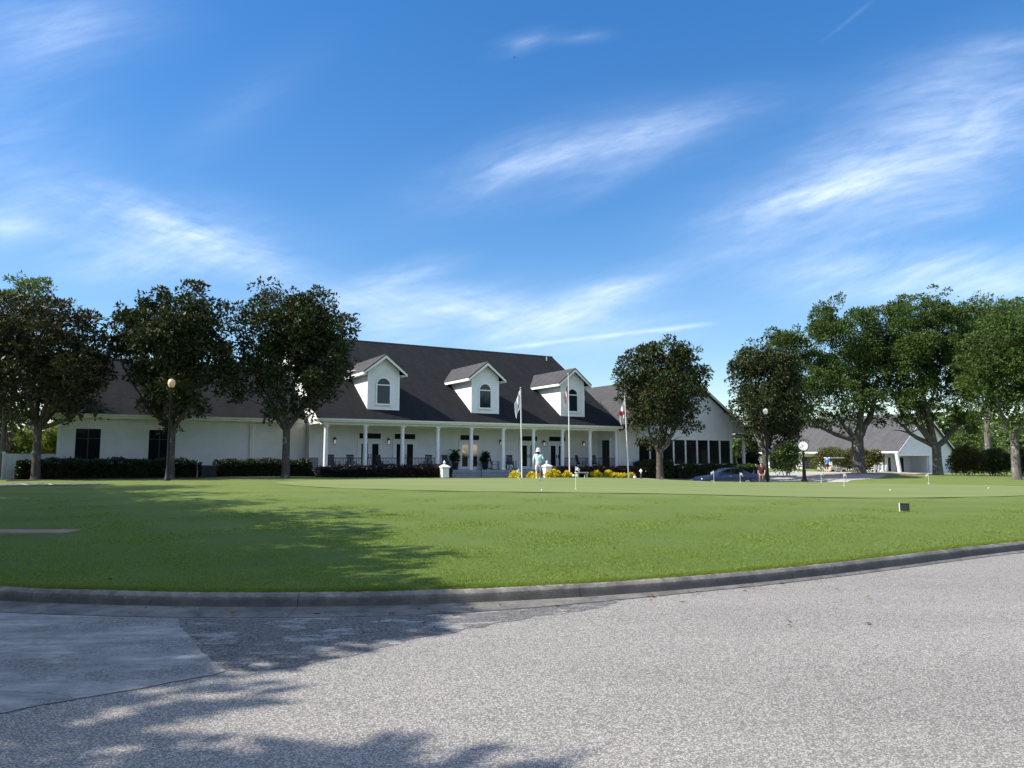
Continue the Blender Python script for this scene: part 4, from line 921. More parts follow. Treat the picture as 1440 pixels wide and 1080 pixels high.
def flag_mesh(b, H, fly, hoist, kind, top, side=-1):
    ns, nt = 16, 26; P = {}
    for i in range(ns + 1):
        for j in range(nt + 1):
            s = i / ns; t = j / nt
            r = .04 + .30 * fly * s * (1 - .25 * t) + .03 * math.sin(7 * s + 3 * t)
            yy = .07 * math.sin(11 * s + 1.5 * t) * (1 - .3 * t) * s ** .5
            z = top - t * hoist - s * fly * (.72 + .1 * math.sin(3 * t))
            P[i, j] = (side * r, yy, z)
    for i in range(ns):
        for j in range(nt):
            s = (i + .5) / ns; t = (j + .5) / nt
            if kind == 'stripes':
                m = 2 if (s < .4 and t < .54) else (1 if int(t * 13) % 2 == 0 else 0)
            elif kind == 'saltire':
                m = 1 if min(abs(s - t), abs(s - 1 + t)) < .14 else 0
            else: m = 2 if abs(s - .45) < .08 and .2 < t < .8 else 0
            b.cur = m; b.add([P[i, j], P[i + 1, j], P[i + 1, j + 1], P[i, j + 1]], [(0, 1, 2, 3)])
    b.cur = 0
def flagpole(px, Y, py_top, kind, label, flabel, fly, hoist, drop, lean=0):
    p = at(px, Y); H = at3(px, py_top, Y).z - p.z
    t = thing('flagpole', label, 'flagpole', p, 0, 'flagpoles'); t.rotation_euler = (0, lean, 0)
    b = MB(); b.lathe([(.10, -.1), (.10, .04), (.05, .06), (.048, .1), (.036, H * .6), (.024, H - .06)], (0, 0, 0), 12); b.build('pole', 'pole', t, smooth=True)
    b = MB(); b.lathe([(.02, H - .06), (.05, H - .03), (.062, H + .02), (.045, H + .07), (.0, H + .085)], (0, 0, 0), 12); b.build('finial', 'stone', t, smooth=True)
    b = MB(); b.tube([(.05, .02, H - .1), (.055, .02, 1.3)], .006, 4); b.cbox((.05, 0, 1.3), .03, .05, .16); b.build('halyard', 'pole', t)
    b = MB(); flag_mesh(b, H, fly, hoist, kind, H - drop)
    g = b.build('flag', ['white_cloth', 'red_cloth', 'blue_cloth'], None, smooth=True, label=flabel, cat='flag', group='limp flags'); g.location = p; g.rotation_euler = (0, lean, 0)
flagpole(734, 52.5, 546, 'plain', 'white flagpole nearest the porch steps, left of the walking person', 'white flag hanging limp on the left flagpole', 1.35, 1.1, .1, R(-.8))
flagpole(801, 57.5, 526, 'stripes', 'tallest white flagpole, in front of the third dormer', 'striped red, white and blue flag hanging limp before the third dormer window', 1.15, .95, .85, R(-.3))
flagpole(884, 58.5, 558, 'saltire', 'leaning white flagpole at the right end of the porch', 'white flag with a red cross hanging limp at the right end of the porch', 1.5, 1.1, .15, R(-1.9))

for px, label in ((625, 'white square pillar with ball finial left of the porch steps'), (769, 'white square pillar with ball finial right of the porch steps, behind yellow flowers')):
    v = -2.1; p = WG(U_at(px, v), v); t = thing('pillar', label, 'pillar', p, TH, 'white entrance pillars')
    b = MB(); b.box(-.30, -.30, -.3, .30, .30, .12); b.box(-.25, -.25, .121, .25, .25, .82); b.box(-.31, -.31, .821, .31, .31, .89); b.build('shaft', 'trim', t)
    b = MB(); b.add([(-.33, -.33, .891), (.33, -.33, .891), (.33, .33, .891), (-.33, .33, .891), (-.07, -.07, 1.06), (.07, -.07, 1.06), (.07, .07, 1.06), (-.07, .07, 1.06)], [(3, 2, 1, 0), (4, 5, 6, 7), (0, 1, 5, 4), (1, 2, 6, 5), (2, 3, 7, 6), (3, 0, 4, 7)]); b.build('cap', 'trim', t)
    b = MB(); b.lathe([(.05, 1.061), (.04, 1.09), (.085, 1.13), (.10, 1.19), (.075, 1.25), (.03, 1.29), (.02, 1.34), (.0, 1.36)], (0, 0, 0), 14); b.build('finial', 'trim', t, smooth=True)

def bollard(px, Y, label):
    p = at(px, Y); t = thing('bollard_light', label, 'bollard light', p, 0)
    b = MB(); b.lathe([(.07, -.1), (.07, .48)], (0, 0, 0), 12); b.build('post', 'dark_grey', t)
    b = MB(); b.lathe([(.055, .481), (.055, .62)], (0, 0, 0), 12); b.build('lens', 'lens', t)
    b = MB(); b.lathe([(.14, .621), (.13, .66), (.06, .76), (.03, .80), (.0, .82)], (0, 0, 0), 12); b.build('cap', 'trim', t, smooth=True)
bollard(901.5, 57.0, 'white capped bollard light right of the yellow flowers')
p = at(818, 56.8); t = thing('garden_bench', 'small grey stone bench between yellow flowers in front of the purple hedge', 'bench', p, TH)
b = MB(); b.box(-.55, -.18, .36, .55, .18, .44); b.build('seat', 'stone', t, bevel=.01)
for s in (-1, 1):
    b = MB(); b.prism([(s * .42 - .09, -.1), (s * .42 + .09, -.1), (s * .42 + .06, .359), (s * .42 - .06, .359)], -.14, .14, 'y'); b.build('leg', 'stone', t)
for px, lab in ((807, 'small white spotlight on the ground left of the stone bench'), (893, 'small white spotlight on the ground left of the bollard light')):
    p = at(px, 56.5); t = thing('ground_spotlight', lab, 'spotlight', p, R(20), 'ground spotlights')
    b = MB(); b.cyl((0, 0, -.05), .012, .16, 6); b.build('stake', 'dark_grey', t); b = MB(); b.lathe([(.02, -.1), (.08, -.08), (.10, .08), (.0, .081)], (0, 0, .18), 10, 'y'); b.build('lamp_head', 'pole', t)

# street clock
p = at(1131.5, 61.8); H = at3(1131.5, 617, 61.8).z - p.z
t = thing('street_clock', 'black four metre street clock with a white dial on a brick plinth', 'clock', p, R(-14))
b = MB(); b.box(-.42, -.42, -.3, .42, .42, .22); b.box(-.22, -.22, .221, .22, .22, .42); b.build('plinth', 'brick', t)
b = MB(); b.box(-.17, -.17, .421, .17, .17, .5); b.box(-.13, -.13, .501, .13, .13, 1.15); b.lathe([(.15, 1.151), (.15, 1.2), (.085, 1.26), (.08, 1.6), (.065, H - 1.28), (.11, H - 1.24), (.11, H - 1.16), (.07, H - 1.1), (.09, H - .98)], (0, 0, 0), 14)
b.box(-.42, -.025, H - 1.19, .42, .025, H - 1.15); b.build('post', 'black_metal', t, smooth=True)
hz = H - .6
b = MB(); b.lathe([(.40, -.13), (.44, -.10), (.44, .10), (.40, .13)], (0, 0, hz), 28, 'y'); b.build('case', 'black_metal', t, smooth=True)
for s in (-1, 1):
    b = MB(); b.cyl((0, .136 * s if s > 0 else -.150, hz), .375, .014, 28, 'y'); fc = b.build('dial', 'trim', t)
    b = MB(); y0 = s * .156
    for k in range(12):
        a = k * math.pi / 6; b.cbox((.31 * math.sin(a), y0, hz + .31 * math.cos(a)), .018 if k % 3 else .03, .008, .07, Matrix.Rotation(a, 3, 'Y').to_4x4())
    for a, l, w in ((R(-52), .19, .03), (R(-118), .27, .022)): b.cbox((l / 2 * math.sin(a) * -s, y0 + s * .006, hz + l / 2 * math.cos(a)), w, .006, l, Matrix.Rotation(a * -s, 3, 'Y').to_4x4())
    b.build('hands', 'black_metal', fc)
b = MB()
for s in (-1, 1): b.tube([(s * .40, 0, hz + .26), (s * .46, 0, hz + .42), (s * .36, 0, hz + .50), (s * .2, 0, hz + .48), (s * .07, 0, hz + .58)], [.018, .028, .022, .028, .02], 6)
b.lathe([(.10, hz + .44), (.06, hz + .52), (.025, hz + .56), (.04, hz + .62), (.0, hz + .68)], (0, 0, 0), 10); b.build('scroll_crest', 'black_metal', t)

MAT['dim_letter'] = M('grey_lettering', (.10, .11, .11), .6, .1)
# lawn sign: illegible grey lines on a dark board
p = at(1272.5, 20.3); t = thing('lawn_sign', 'small black board with grey lettering and white edge, standing in the lawn', 'sign', p, R(-24))
b = MB(); b.box(-.115, -.012, .02, .115, .012, .215); bd = b.build('board', 'black_metal', t)
b = MB(); b.box(-.138, -.02, -.08, -.1155, .02, .225); b.build('post', 'trim', t)
b = MB()
for k in range(3):
    x = -.088
    while x < .075:
        w = random.uniform(.012, .028); b.box(x, -.0145, .165 - .05 * k - .007, min(x + w, .09), -.0125, .165 - .05 * k + .007); x += w + .007
b.build('lettering', 'dim_letter', bd)

# putting flags
def putt_flag(px, py_base, h, flagmat, label, side=1):
    Y = 30
    for _ in range(30):
        q = at(px, Y); pr = HZ + (EYE - q.z) * F / Y
        Y += (pr - py_base) * .6 * (Y / 60)
    p = at(px, Y); t = thing('putting_flag', label, 'putting flag', p, 0, 'putting green flags')
    b = MB(); b.cyl((0, 0, -.1), .009, h + .1, 6); b.build('stick', 'pole', t)
    b = MB(); n = 5
    for i in range(n):
        for j in range(2):
            q = lambda a, c: (side * (.012 + .17 * a / n * (1 - .2 * c / 2)), .02 * math.sin(a * 1.6 + c), h - .02 - .13 * c / 2 - .10 * (a / n) ** 1.5)
            b.add([q(i, j), q(i + 1, j), q(i + 1, j + 1), q(i, j + 1)], [(0, 1, 2, 3)])
    b.build('flag', flagmat, t, smooth=True)
    b = MB(); b.lathe([(.055, .0), (.055, .022)], (0, 0, 0), 12); b.build('cup', 'trim', t)
putt_flag(809.5, 688, .92, 'white_cloth', 'white putting flag on the green in front of the stone bench', 1)
putt_flag(730, 674, .62, 'white_cloth', 'white putting flag beside the left flagpole, before the porch steps', -1)
putt_flag(1004, 678.5, .70, 'white_cloth', 'white putting flag in front of the blue car bonnet', -1)
putt_flag(1041, 677.5, .60, 'white_cloth', 'white putting flag in front of the rear door of the blue car', 1)
putt_flag(1155, 678, .66, 'white_cloth', 'white putting flag just right of the street clock plinth', 1)
putt_flag(1187, 683.5, .70, 'cream', 'cream putting flag in front of the pine straw mound', 1)
putt_flag(1306, 680, .62, 'white_cloth', 'white putting flag below the V-forked oak', -1)
for px, py, lab in ((1390, 687, 'white golf ball at the right end of the putting green'), (1252, 690, 'white golf ball on the green left of the lawn sign'), (762, 690, 'white golf ball on the green in front of the walking person')):
    Y = 27
    for _ in range(30):
        q = at(px, Y); Y += (HZ + (EYE - q.z) * F / Y - py) * .6 * (Y / 60)
    q = at(px, Y); b = MB(); b.lathe([(.0, -.03), (.022, -.022), (.03, 0), (.022, .022), (.0, .03)], (0, 0, 0), 8); o = b.build('golf_ball', 'trim', None, True, label=lab, cat='golf ball', group='golf balls on the green'); o.location = q + Vector((0, 0, .045))

# dark box and stake by the left hedge
p = WG(-7.25, .9); t = thing('utility_box', 'low dark box with a pale lid edge in the gap of the left hedge', 'utility box', p, TH)
zt = 1.18 - p.z
b = MB(); b.box(-.45, -.25, -.2, .45, .25, zt - .08); b.build('body', 'black_metal', t, bevel=.02); b = MB(); b.box(-.48, -.28, zt - .079, .48, .28, zt); b.build('lid', 'dark_grey', t, bevel=.01)
p = WG(-7.95, .75); b = MB(); b.tube([(0, 0, -.1), (.02, 0, .45), (-.03, 0, .8), (.10, 0, 1.1)], [.035, .03, .03, .02], 7); o = b.build('stake', 'stone', None, True, label='pale bent stake at the left side of the dark utility box', cat='stake'); o.location = p
# rocks along the path
for k, (px, w) in enumerate(((17, .5), (31, .7), (58, .4), (71, .35))):
    q = at(px, 34.2 + .1 * k); b = MB(); b.lathe([(.0, -.05), (w * .42, -.03), (w * .5, .03), (w * .3, .08), (.0, .09)], (0, 0, 0), 9); o = b.build('edging_stone', 'stone', None, True, label=['pale edging stone on the path, leftmost of the four', 'largest pale edging stone on the path below the fence', 'pale edging stone on the path below the first magnolia trunk', 'pale edging stone on the path, rightmost of the four'][k], cat='stone', group='edging stones on the path'); o.location = q

# ------------------------------------------------------------------ rocking chairs and planters
def rocking_chair(label):
    t = thing('rocking_chair', label, 'chair', (0, 0, 0), 0, 'rocking chairs on the porch')
    b = MB()
    for k in range(6): b.box(-.25, -.27 + .09 * k, .42 - .008 * k, .25, -.19 + .09 * k, .445 - .008 * k)
    b.build('seat', 'navy_wood', t)
    b = MB(); m = Matrix.Rotation(R(-14), 3, 'X')
    def bk(x0, x1, z0, z1): 
        vs = MB().box(x0, -.015, z0, x1, .015, z1); b.add([tuple(m @ Vector(q) + Vector((0, .27, .40))) for q in vs.v], vs.f)
    for k in range(6): bk(-.24 + .085 * k, -.24 + .085 * k + .062, .06, .66)
    bk(-.27, .27, .661, .76); bk(-.26, .26, .0, .058); b.build('backrest', 'navy_wood', t)
    for s in (-1, 1):
        b = MB(); b.box(s * .30 - .045, -.34, .64, s * .30 + .045, .33, .665); b.build('armrest', 'navy_wood', t)
        b = MB(); b.tube([(s * .29, -.50, .12), (s * .29, -.3, .045), (s * .29, 0, .02), (s * .29, .32, .05), (s * .29, .62, .17)], .022, 6); b.build('rocker', 'navy_wood', t)
        for y in (-.27, .26):
            b = MB(); b.box(s * .29 - .02, y - .022, .05, s * .29 + .02, y + .022, .639); b.build('leg', 'navy_wood', t)
    return t
chair0 = None
labs = ['rocking chair just right of the first porch column', 'rocking chair left of the second porch column', 'rocking chair in front of the first pair of doors, left of the third column', 'rocking chair left of the fourth porch column',
        'rocking chair right of the fourth column, beside the left potted palm', 'rocking chair turned sideways between the right planter and the sixth column', 'rocking chair right of the sixth porch column', 'rocking chair behind the railing just right of the eighth column', 'rocking chair in the middle of the railing bay left of the ninth column', 'rocking chair behind the railing between the ninth column and the end door']
for k, (px, rz, v) in enumerate(((469, .2, 1.1), (494, -.1, 1.3), (538, .5, 1.2), (602, -.5, 1.2), (629, .1, 1.4), (696, .9, 1.2), (719, -.15, 1.2), (793, .2, 1.2), (817, .5, 1.1), (836, -.3, 1.3))):
    if chair0 is None: o = chair0 = rocking_chair('dark ' + labs[0])
    else: o = copy_tree(chair0)
    o['label'] = 'dark ' + labs[k]
    o.location = W(U_at(px, v), v, .75); o.rotation_euler.z = TH + rz
for px, lab, kind in ((640, 'potted palm with tall broad leaves left of the lit entrance doors', 0), (682, 'dark round potted shrub right of the lit entrance doors', 1)):
    t = thing('potted_plant', lab, 'potted plant', W(U_at(px, 2.0), 2.0, .75), TH, 'porch planters')
    b = MB(); b.lathe([(.16, .0), (.2, .05), (.27, .45), (.31, .5), (.31, .54), (.26, .54), (.24, .5)], (0, 0, 0), 14); b.build('pot', 'terracotta', t, smooth=True)
    fast_mesh('foliage', lobes_leaves([(0, 0, .85, .35, .35, .42), (0, 0, 1.1, .28, .28, .3)], 900, .16, .07, .1, 10), 4, 'hedge', t)
    if kind == 0:
        b = MB()
        for a, l in ((.3, .6), (2.6, .7), (4.0, .5), (5.4, .6)):
            d = Vector((math.cos(a), math.sin(a) * .6, 0)); pts = [Vector((0, 0, .9)), d * .12 + Vector((0, 0, 1.35)), d * l * .6 + Vector((0, 0, 1.55)), d * l + Vector((0, 0, 1.45))]
            sd = Vector((-d.y, d.x, .3)).normalized(); ws = [.01, .05, .13, .01]
            for i in range(3): b.add([pts[i] - sd * ws[i], pts[i] + sd * ws[i], pts[i + 1] + sd * ws[i + 1], pts[i + 1] - sd * ws[i + 1]], [(0, 1, 2, 3)])
        b.build('broad_leaf', 'rain', t)

# ------------------------------------------------------------------ car
def loft(b, secs):                            # list of closed rings with equal counts
    k = len(secs[0]); o = [p for s in secs for p in s]
    fs = [(j * k + i, j * k + (i + 1) % k, (j + 1) * k + (i + 1) % k, (j + 1) * k + i) for j in range(len(secs) - 1) for i in range(k)]
    b.add(o, fs + [tuple(range(k - 1, -1, -1)), tuple(range((len(secs) - 1) * k, len(secs) * k))])
def sedan(label, loc, rz):
    t = thing('parked_car', label, 'car', loc, rz)           # front at -x
    b = MB(); secs = []
    #      x     zlow  zbelt zhood halfw
    for x, zl, zb, zt, w in ((-2.34, .34, .52, .60, .62), (-2.28, .24, .56, .68, .80), (-2.05, .20, .62, .76, .89), (-1.4, .19, .68, .86, .92), (-.85, .18, .72, .94, .92), (0, .18, .76, .96, .925), (.9, .18, .78, .98, .92), (1.55, .20, .78, 1.0, .91), (2.1, .24, .76, 1.0, .86), (2.3, .30, .70, .98, .78), (2.36, .38, .62, .90, .66)):
        h = w * .97
        secs.append([(x, -h * .93, zl), (x, -w, zl + .12), (x, -w, zb), (x, -w * .95, zt - .04), (x, -w * .82, zt), (x, 0, zt + .02), (x, w * .82, zt), (x, w * .95, zt - .04), (x, w, zb), (x, w, zl + .12), (x, h * .93, zl), (x, 0, zl - .02)])
    loft(b, secs); body = b.build('body', 'carpaint', t, smooth=True)
    b = MB(); R_ = []
    for x, z, w in ((-.98, .90, .80), (-.62, 1.16, .72), (-.25, 1.36, .64), (.2, 1.43, .62), (.75, 1.42, .62), (1.2, 1.30, .64), (1.7, 1.06, .72), (1.95, .96, .76)):
        R_.append([(x, -w - .06 * (1.43 - z), .88), (x, -w, z - .04), (x, -w + .1, z), (x, w - .1, z), (x, w, z - .04), (x, w + .06 * (1.43 - z), .88)])
    loft(b, R_); cab = b.build('cabin', 'carpaint', t, smooth=True)
    for s in (-1, 1):
        def wp(x, z):
            w = np.interp(x, [-.98, -.62, -.25, .2, .75, 1.2, 1.7], [.80, .72, .64, .62, .62, .64, .72]); top = np.interp(x, [-.98, -.62, -.25, .2, .75, 1.2, 1.7], [.90, 1.16, 1.36, 1.43, 1.42, 1.30, 1.06]) - .04
            wb = w + .06 * (1.43 - top); f = (z - .88) / (top - .88 + 1e-6); return (x, s * (wb + (w - wb) * min(1, max(0, f)) + .008), z)
        for poly in ([(-.72, .97), (.14, .985), (.14, 1.35), (-.22, 1.30), (-.5, 1.14)], [(.22, .985), (.86, 1.0), (.86, 1.34), (.22, 1.35)], [(.92, 1.0), (1.42, 1.02), (1.15, 1.24), (.92, 1.32)]):
            b = MB(); b.add([wp(*q) for q in poly], [tuple(range(len(poly)))]); b.build('side_window', 'carglass', t)
        for x in (-1.42, 1.33):
            b = MB(); b.lathe([(.20, -.11), (.30, -.11), (.33, -.08), (.33, .08), (.30, .11), (.20, .11)], (x, s * .83, .33), 20, 'y'); wh = b.build('wheel', 'rubber', t, smooth=True)
            b = MB(); b.lathe([(.0, .0), (.06, .02), (.20, .0), (.205, -.03)], (x, s * .83, .33), 20, 'y') if False else b.cyl((x, s * .83 + (.08 if s > 0 else -.115), .33), .205, .035, 20, 'y'); rm = b.build('rim', 'rim', wh)
            b = MB()
            for k in range(5):
                a = k * 2 * math.pi / 5 + .6; b.cbox((x + .125 * math.cos(a), s * .952, .33 + .125 * math.sin(a)), .06, .008, .05, Matrix.Rotation(-a, 3, 'Y').to_4x4())
            b.build('spoke_gap', 'rubber', wh)
        b = MB(); b.lathe([(.345, s * .90), (.40, s * .925), (.40, s * .88)], (-1.42, 0, .33), 20, 'y'); b.lathe([(.345, s * .90), (.40, s * .925), (.40, s * .88)], (1.33, 0, .33), 20, 'y'); b.build('wheel_arch', 'black_metal', t)
        b = MB(); b.cbox((-2.17, s * .72, .62), .16, .26, .10, Matrix.Rotation(s * R(-24), 4, 'Z')); b.build('headlight', 'lens', t, bevel=.02)
        b = MB(); b.cbox((2.28, s * .66, .84), .14, .26, .12, Matrix.Rotation(s * R(18), 4, 'Z')); b.build('tail_light', 'red_cloth', t, bevel=.02)
        b = MB(); b.cbox((-.66, s * 1.0, .99), .14, .16, .11); b.build('mirror', 'carpaint', t, bevel=.03)
        b = MB(); 
        for x in (-.78, .18, 1.05): b.box(x - .006, s * .926 - .002, .34, x + .006, s * .926 + .002, .93)
        b.build('door_seam', 'black_metal', t)
        for x in (.02, .95):
            b = MB(); b.cbox((x, s * .938, .84), .18, .02, .03); b.build('door_handle', 'rim', t)
    b = MB(); b.add([(-.93, -.70, .945), (-.93, .70, .945), (-.32, .58, 1.338), (-.32, -.58, 1.338)], [(0, 1, 2, 3)]); b.add([(1.24, -.56, 1.30), (1.24, .56, 1.30), (1.80, .66, 1.035), (1.80, -.66, 1.035)], [(0, 1, 2, 3)])
    o = b.build('windscreen', 'carglass', t); 
    b = MB(); b.box(-2.36, -.45, .36, -2.30, .45, .52); b.build('grille', 'black_metal', t)
    return t
p = at(1020.5, 56.6); p.z += .012
sedan('dark blue saloon car parked on the drive in front of the gable hedge', p, R(7))

# golf cart
p = at(1175, 90); t = thing('golf_cart', 'cream golf cart with a flat roof half hidden behind the pine straw mound', 'golf cart', p, R(14))
b = MB(); b.prism([(-1.15, .28), (1.1, .28), (1.15, .62), (.62, .70), (.55, .42), (-.1, .40), (-.15, .72), (-.95, .80), (-1.15, .62)], -.56, .56, 'y'); b.build('body', 'cream', t, bevel=.04)
b = MB(); b.box(-.75, -.52, .801, -.1, .52, .90); b.build('seat', 'cream', t, bevel=.03)
b = MB(); b.cbox((-.78, 0, 1.15), .12, 1.0, .42, Matrix.Rotation(R(-8), 4, 'Y')); b.build('backrest', 'cream', t, bevel=.03)
b = MB(); b.box(-1.15, -.60, 1.80, .95, .60, 1.88); b.build('canopy', 'trim', t, bevel=.03)
for x, x2 in ((-1.0, -1.0), (.75, .6)):
    for s in (-1, 1):
        b = MB(); b.tube([(x, s * .5, .66), (x2, s * .52, 1.80)], .02, 6); b.build('roof_post', 'black_metal', t)
b = MB(); b.tube([(.62, -.22, .70), (.30, -.22, 1.02)], .02, 6); b.lathe([(.15, -.012), (.17, 0), (.15, .012)], (.28, -.22, 1.04), 14, 'x'); b.build('steering_wheel', 'black_metal', t)
for x in (-.78, .78):
    for s in (-1, 1):
        b = MB(); b.lathe([(.10, -.09), (.22, -.09), (.23, 0), (.22, .09), (.10, .09)], (x, s * .5, .23), 16, 'y'); b.build('wheel', 'rubber', t)
b = MB(); b.lathe([(.10, .45), (.13, .5), (.12, 1.2), (.0, 1.22)], (-1.18, .2, 0), 10); b.lathe([(.10, .45), (.13, .5), (.12, 1.15), (.0, 1.17)], (-1.18, -.22, 0), 10); b.build('golf_bag', 'dark_grey', t)
# white chairs by the barn
def plastic_chair(label):
    t = thing('garden_chair', label, 'chair', (0, 0, 0), 0, 'white chairs by the barn')
    b = MB(); b.box(-.24, -.22, .40, .24, .24, .44); b.build('seat', 'trim', t)
    b = MB(); b.prism([(-.24, .441), (.24, .441), (.22, .86), (.12, .92), (-.12, .92), (-.22, .86)], .20, .235, 'y'); b.build('backrest', 'trim', t)
    for sx in (-1, 1):
        for sy in (-1, 1):
            b = MB(); b.tube([(sx * .21, sy * .19, .399), (sx * .25, sy * .24, 0)], .022, 6); b.build('leg', 'trim', t)
        b = MB(); b.box(sx * .25 - .03, -.2, .62, sx * .25 + .03, .199, .645); b.build('armrest', 'trim', t)
    return t
c0 = None
for k, px in enumerate((1229.5, 1235, 1240, 1245)):
    o = plastic_chair('') if c0 is None else copy_tree(c0); c0 = c0 or o
    q = at(px, 82 + .3 * k); q.z = at3(px, 665.5, 82).z; o.location = q; o.rotation_euler.z = R(200 + 8 * k)
    o['label'] = ['white garden chair under the barn eave, nearest the mound oak', 'white garden chair under the barn eave, second from the mound oak', 'white garden chair under the barn eave, third from the mound oak', 'white garden chair under the barn eave, nearest the slanted white post'][k]

# bird
b = MB(); b.add([(-.42, 0, .10), (-.2, .06, .16), (0, .05, .02), (.2, .06, .16), (.42, 0, .10), (.2, -.08, .12), (0, -.06, 0), (-.2, -.08, .12)], [(0, 1, 7), (1, 2, 6, 7), (2, 3, 5, 6), (3, 4, 5)])
b.tube([(0, .26, .03), (0, .15, .03), (0, -.02, .03), (0, -.3, .02), (0, -.42, .02)], [.01, .045, .06, .03, .06], 8)
o = b.build('bird', 'dark_grey', None, label='tiny dark bird high in the sky above the middle dormer', cat='bird'); o.location = at3(723.5, 81, 150); o.rotation_euler = (0, R(5), R(60))

# ------------------------------------------------------------------ people
def skin_mesh(name, pts, edges, rad, mat, parent, sub=2):
    me = bpy.data.meshes.new(name); me.from_pydata([tuple(p) for p in pts], edges, []); o = bpy.data.objects.new(name, me); col.objects.link(o)
    md = o.modifiers.new('Skin', 'SKIN'); md.use_smooth_shade = True
    for i, r in enumerate(rad): o.data.skin_vertices[0].data[i].radius = (r, r) if not hasattr(r, '__len__') else r
    o.data.skin_vertices[0].data[0].use_root = True
    s = o.modifiers.new('Sub', 'SUBSURF'); s.levels = sub; s.render_levels = sub
    dg = bpy.context.evaluated_depsgraph_get(); ev = o.evaluated_get(dg); m2 = bpy.data.meshes.new_from_object(ev)
    bpy.data.objects.remove(o); m2.materials.clear(); m2.materials.append(MAT[mat])
    for p in m2.polygons: p.use_smooth = True
    return link(name, m2, parent)
def person(label, loc, rz, H, arms, legs, shirt, shorts, long_trousers, hat=None, hair='twig', shoe='white_cloth', head_turn=0, thick=1.0, skirt=False):
    """faces -y; arms: (elbow, wrist) for -x and +x side, legs: (knee, ankle) likewise, in metres for a 1.75 m figure"""
    t = thing('person', label, 'person', loc, rz); k = H / 1.75
    V = lambda x, y, z: Vector((x * k, y * k, z * k))
    P = []; E = []; Rr = []
    def add(p, r, par=None):
        P.append(V(*p)); Rr.append((r[0] * k, r[1] * k) if hasattr(r, '__len__') else r * k)
        if par is not None: E.append((par, len(P) - 1))
        return len(P) - 1
    pel = add((0, 0, .95), (.135 * thick, .105)); wa = add((0, .0, 1.10), (.125 * thick, .095), pel); ch = add((0, .0, 1.32), (.150 * thick, .11), wa); nk0 = add((0, .0, 1.46), .06, ch); nk = add((0, -.01, 1.52), .052, nk0)
    hd = add((0, -.02, 1.60), .075, nk); h2 = add((0, -.015, 1.68), .082, hd); add((0, -.01, 1.745), .05, h2); add((0, -.105, 1.615), .012, hd)
    for s in (-1, 1): add((s * .085, 0, 1.625), .014, hd)
    A = []
    for s, (el, wr) in zip((-1, 1), arms):
        sh = add((s * .175 * thick, .0, 1.42), .055, ch); e = add(el, .042, sh); w = add(wr, .028, e)
        d = (Vector(wr) - Vector(el)).normalized(); side = d.cross(Vector((s, 0, 0))).normalized() if abs(d.x) < .9 else Vector((0, -1, 0))
        pm = Vector(wr) + d * .06; pi_ = add(tuple(pm), (.032, .02), w)
        for f in range(4):
            o = (f - 1.5) * .021; b0 = pm + d * .045 + side * o; b1 = b0 + d * (.045 - .006 * abs(f - 1)) + Vector((-s * .008, 0, 0)); b2 = b1 + d * .03 + Vector((-s * .018, 0, 0))
            i0 = add(tuple(b0), .010, pi_); i1 = add(tuple(b1), .009, i0); add(tuple(b2), .008, i1)
        tb = pm - d * .02 + side * -.035; i0 = add(tuple(tb), .011, pi_); add(tuple(tb + d * .04 + side * -.015), .009, i0)
        A.append((sh, el, wr))
    Lg = []
    for s, (kn, an) in zip((-1, 1), legs):
        hp = add((s * .095 * thick, 0, .88), .095 * thick, pel); kk = add(kn, .058, hp); cf = Vector(kn).lerp(Vector(an), .35) + Vector((0, .015, 0)); c = add(tuple(cf), .056, kk); a = add(an, .038, c)
        add((an[0], an[1] + .03, an[2] - .05), .035, a); add((an[0], an[1] - .12, an[2] - .06), .032, a); Lg.append((kn, an))
    body = skin_mesh('body', P, E, Rr, 'skin', t, 1)
    # shirt
    P = []; E = []; Rr = []
    pel = add((0, 0, .86), (.150 * thick, .135)); pel = add((0, 0, .96), (.165 * thick, .135), pel); wa = add((0, .0, 1.08), (.150 * thick, .122), pel); ch = add((0, .0, 1.32), (.172 * thick, .132), wa); add((0, 0, 1.455), .078, ch)
    for s, (el, wr) in zip((-1, 1), arms):
        sh = add((s * .178 * thick, .0, 1.415), .075, ch); m = Vector((s * .178 * thick, 0, 1.415)).lerp(Vector(el), .85); e = add(tuple(m), .060, sh)
        if shirt[1]: 
            e2 = add(el, .052, e); add(tuple(Vector(el).lerp(Vector(wr), .9)), .040, e2)
    skin_mesh('shirt', P, E, Rr, shirt[0], t, 1)
    P = []; E = []; Rr = []
    pel = add((0, 0, 1.0), (.145 * thick, .118)); pel = add((0, 0, .93), (.150 * thick, .122), pel)
    for s, (kn, an) in zip((-1, 1), legs):
        hp = add((s * .095 * thick, 0, .86), .108 * thick, pel); kk = Vector((s * .095 * thick, 0, .86)).lerp(Vector(kn), .92)
        q = add(tuple(kk), .085 * thick, hp)
        if long_trousers: q = add(tuple(Vector(kn).lerp(Vector(an), .5)), .072, q); add(tuple(Vector(kn).lerp(Vector(an), .97)), .062, q)
    skin_mesh('trousers' if long_trousers else 'shorts', P, E, Rr, shorts, t, 1)
    for s, (kn, an) in zip((-1, 1), legs):
        b = MB(); x, y, z = an
        b.lathe([(.0, -.05), (.048, -.045), (.055, 0), (.045, .05), (.0, .06)], (0, 0, 0), 10); vs = [(x * k + p[0] * .85, (y - .05) * k + p[1] * 2.6, (z - .05) * k + p[2] * .8) for p in b.v]
        c = MB(); c.add(vs, b.f); c.build('shoe', shoe, t, smooth=True)
    b = MB(); b.lathe([(.07, (1.47 if hat else 1.56) * k), (.096 * k, 1.62 * k), (.1 * k, 1.69 * k), (.075 * k, 1.75 * k), (.0, 1.775 * k)], (0, .012, 0), 14)
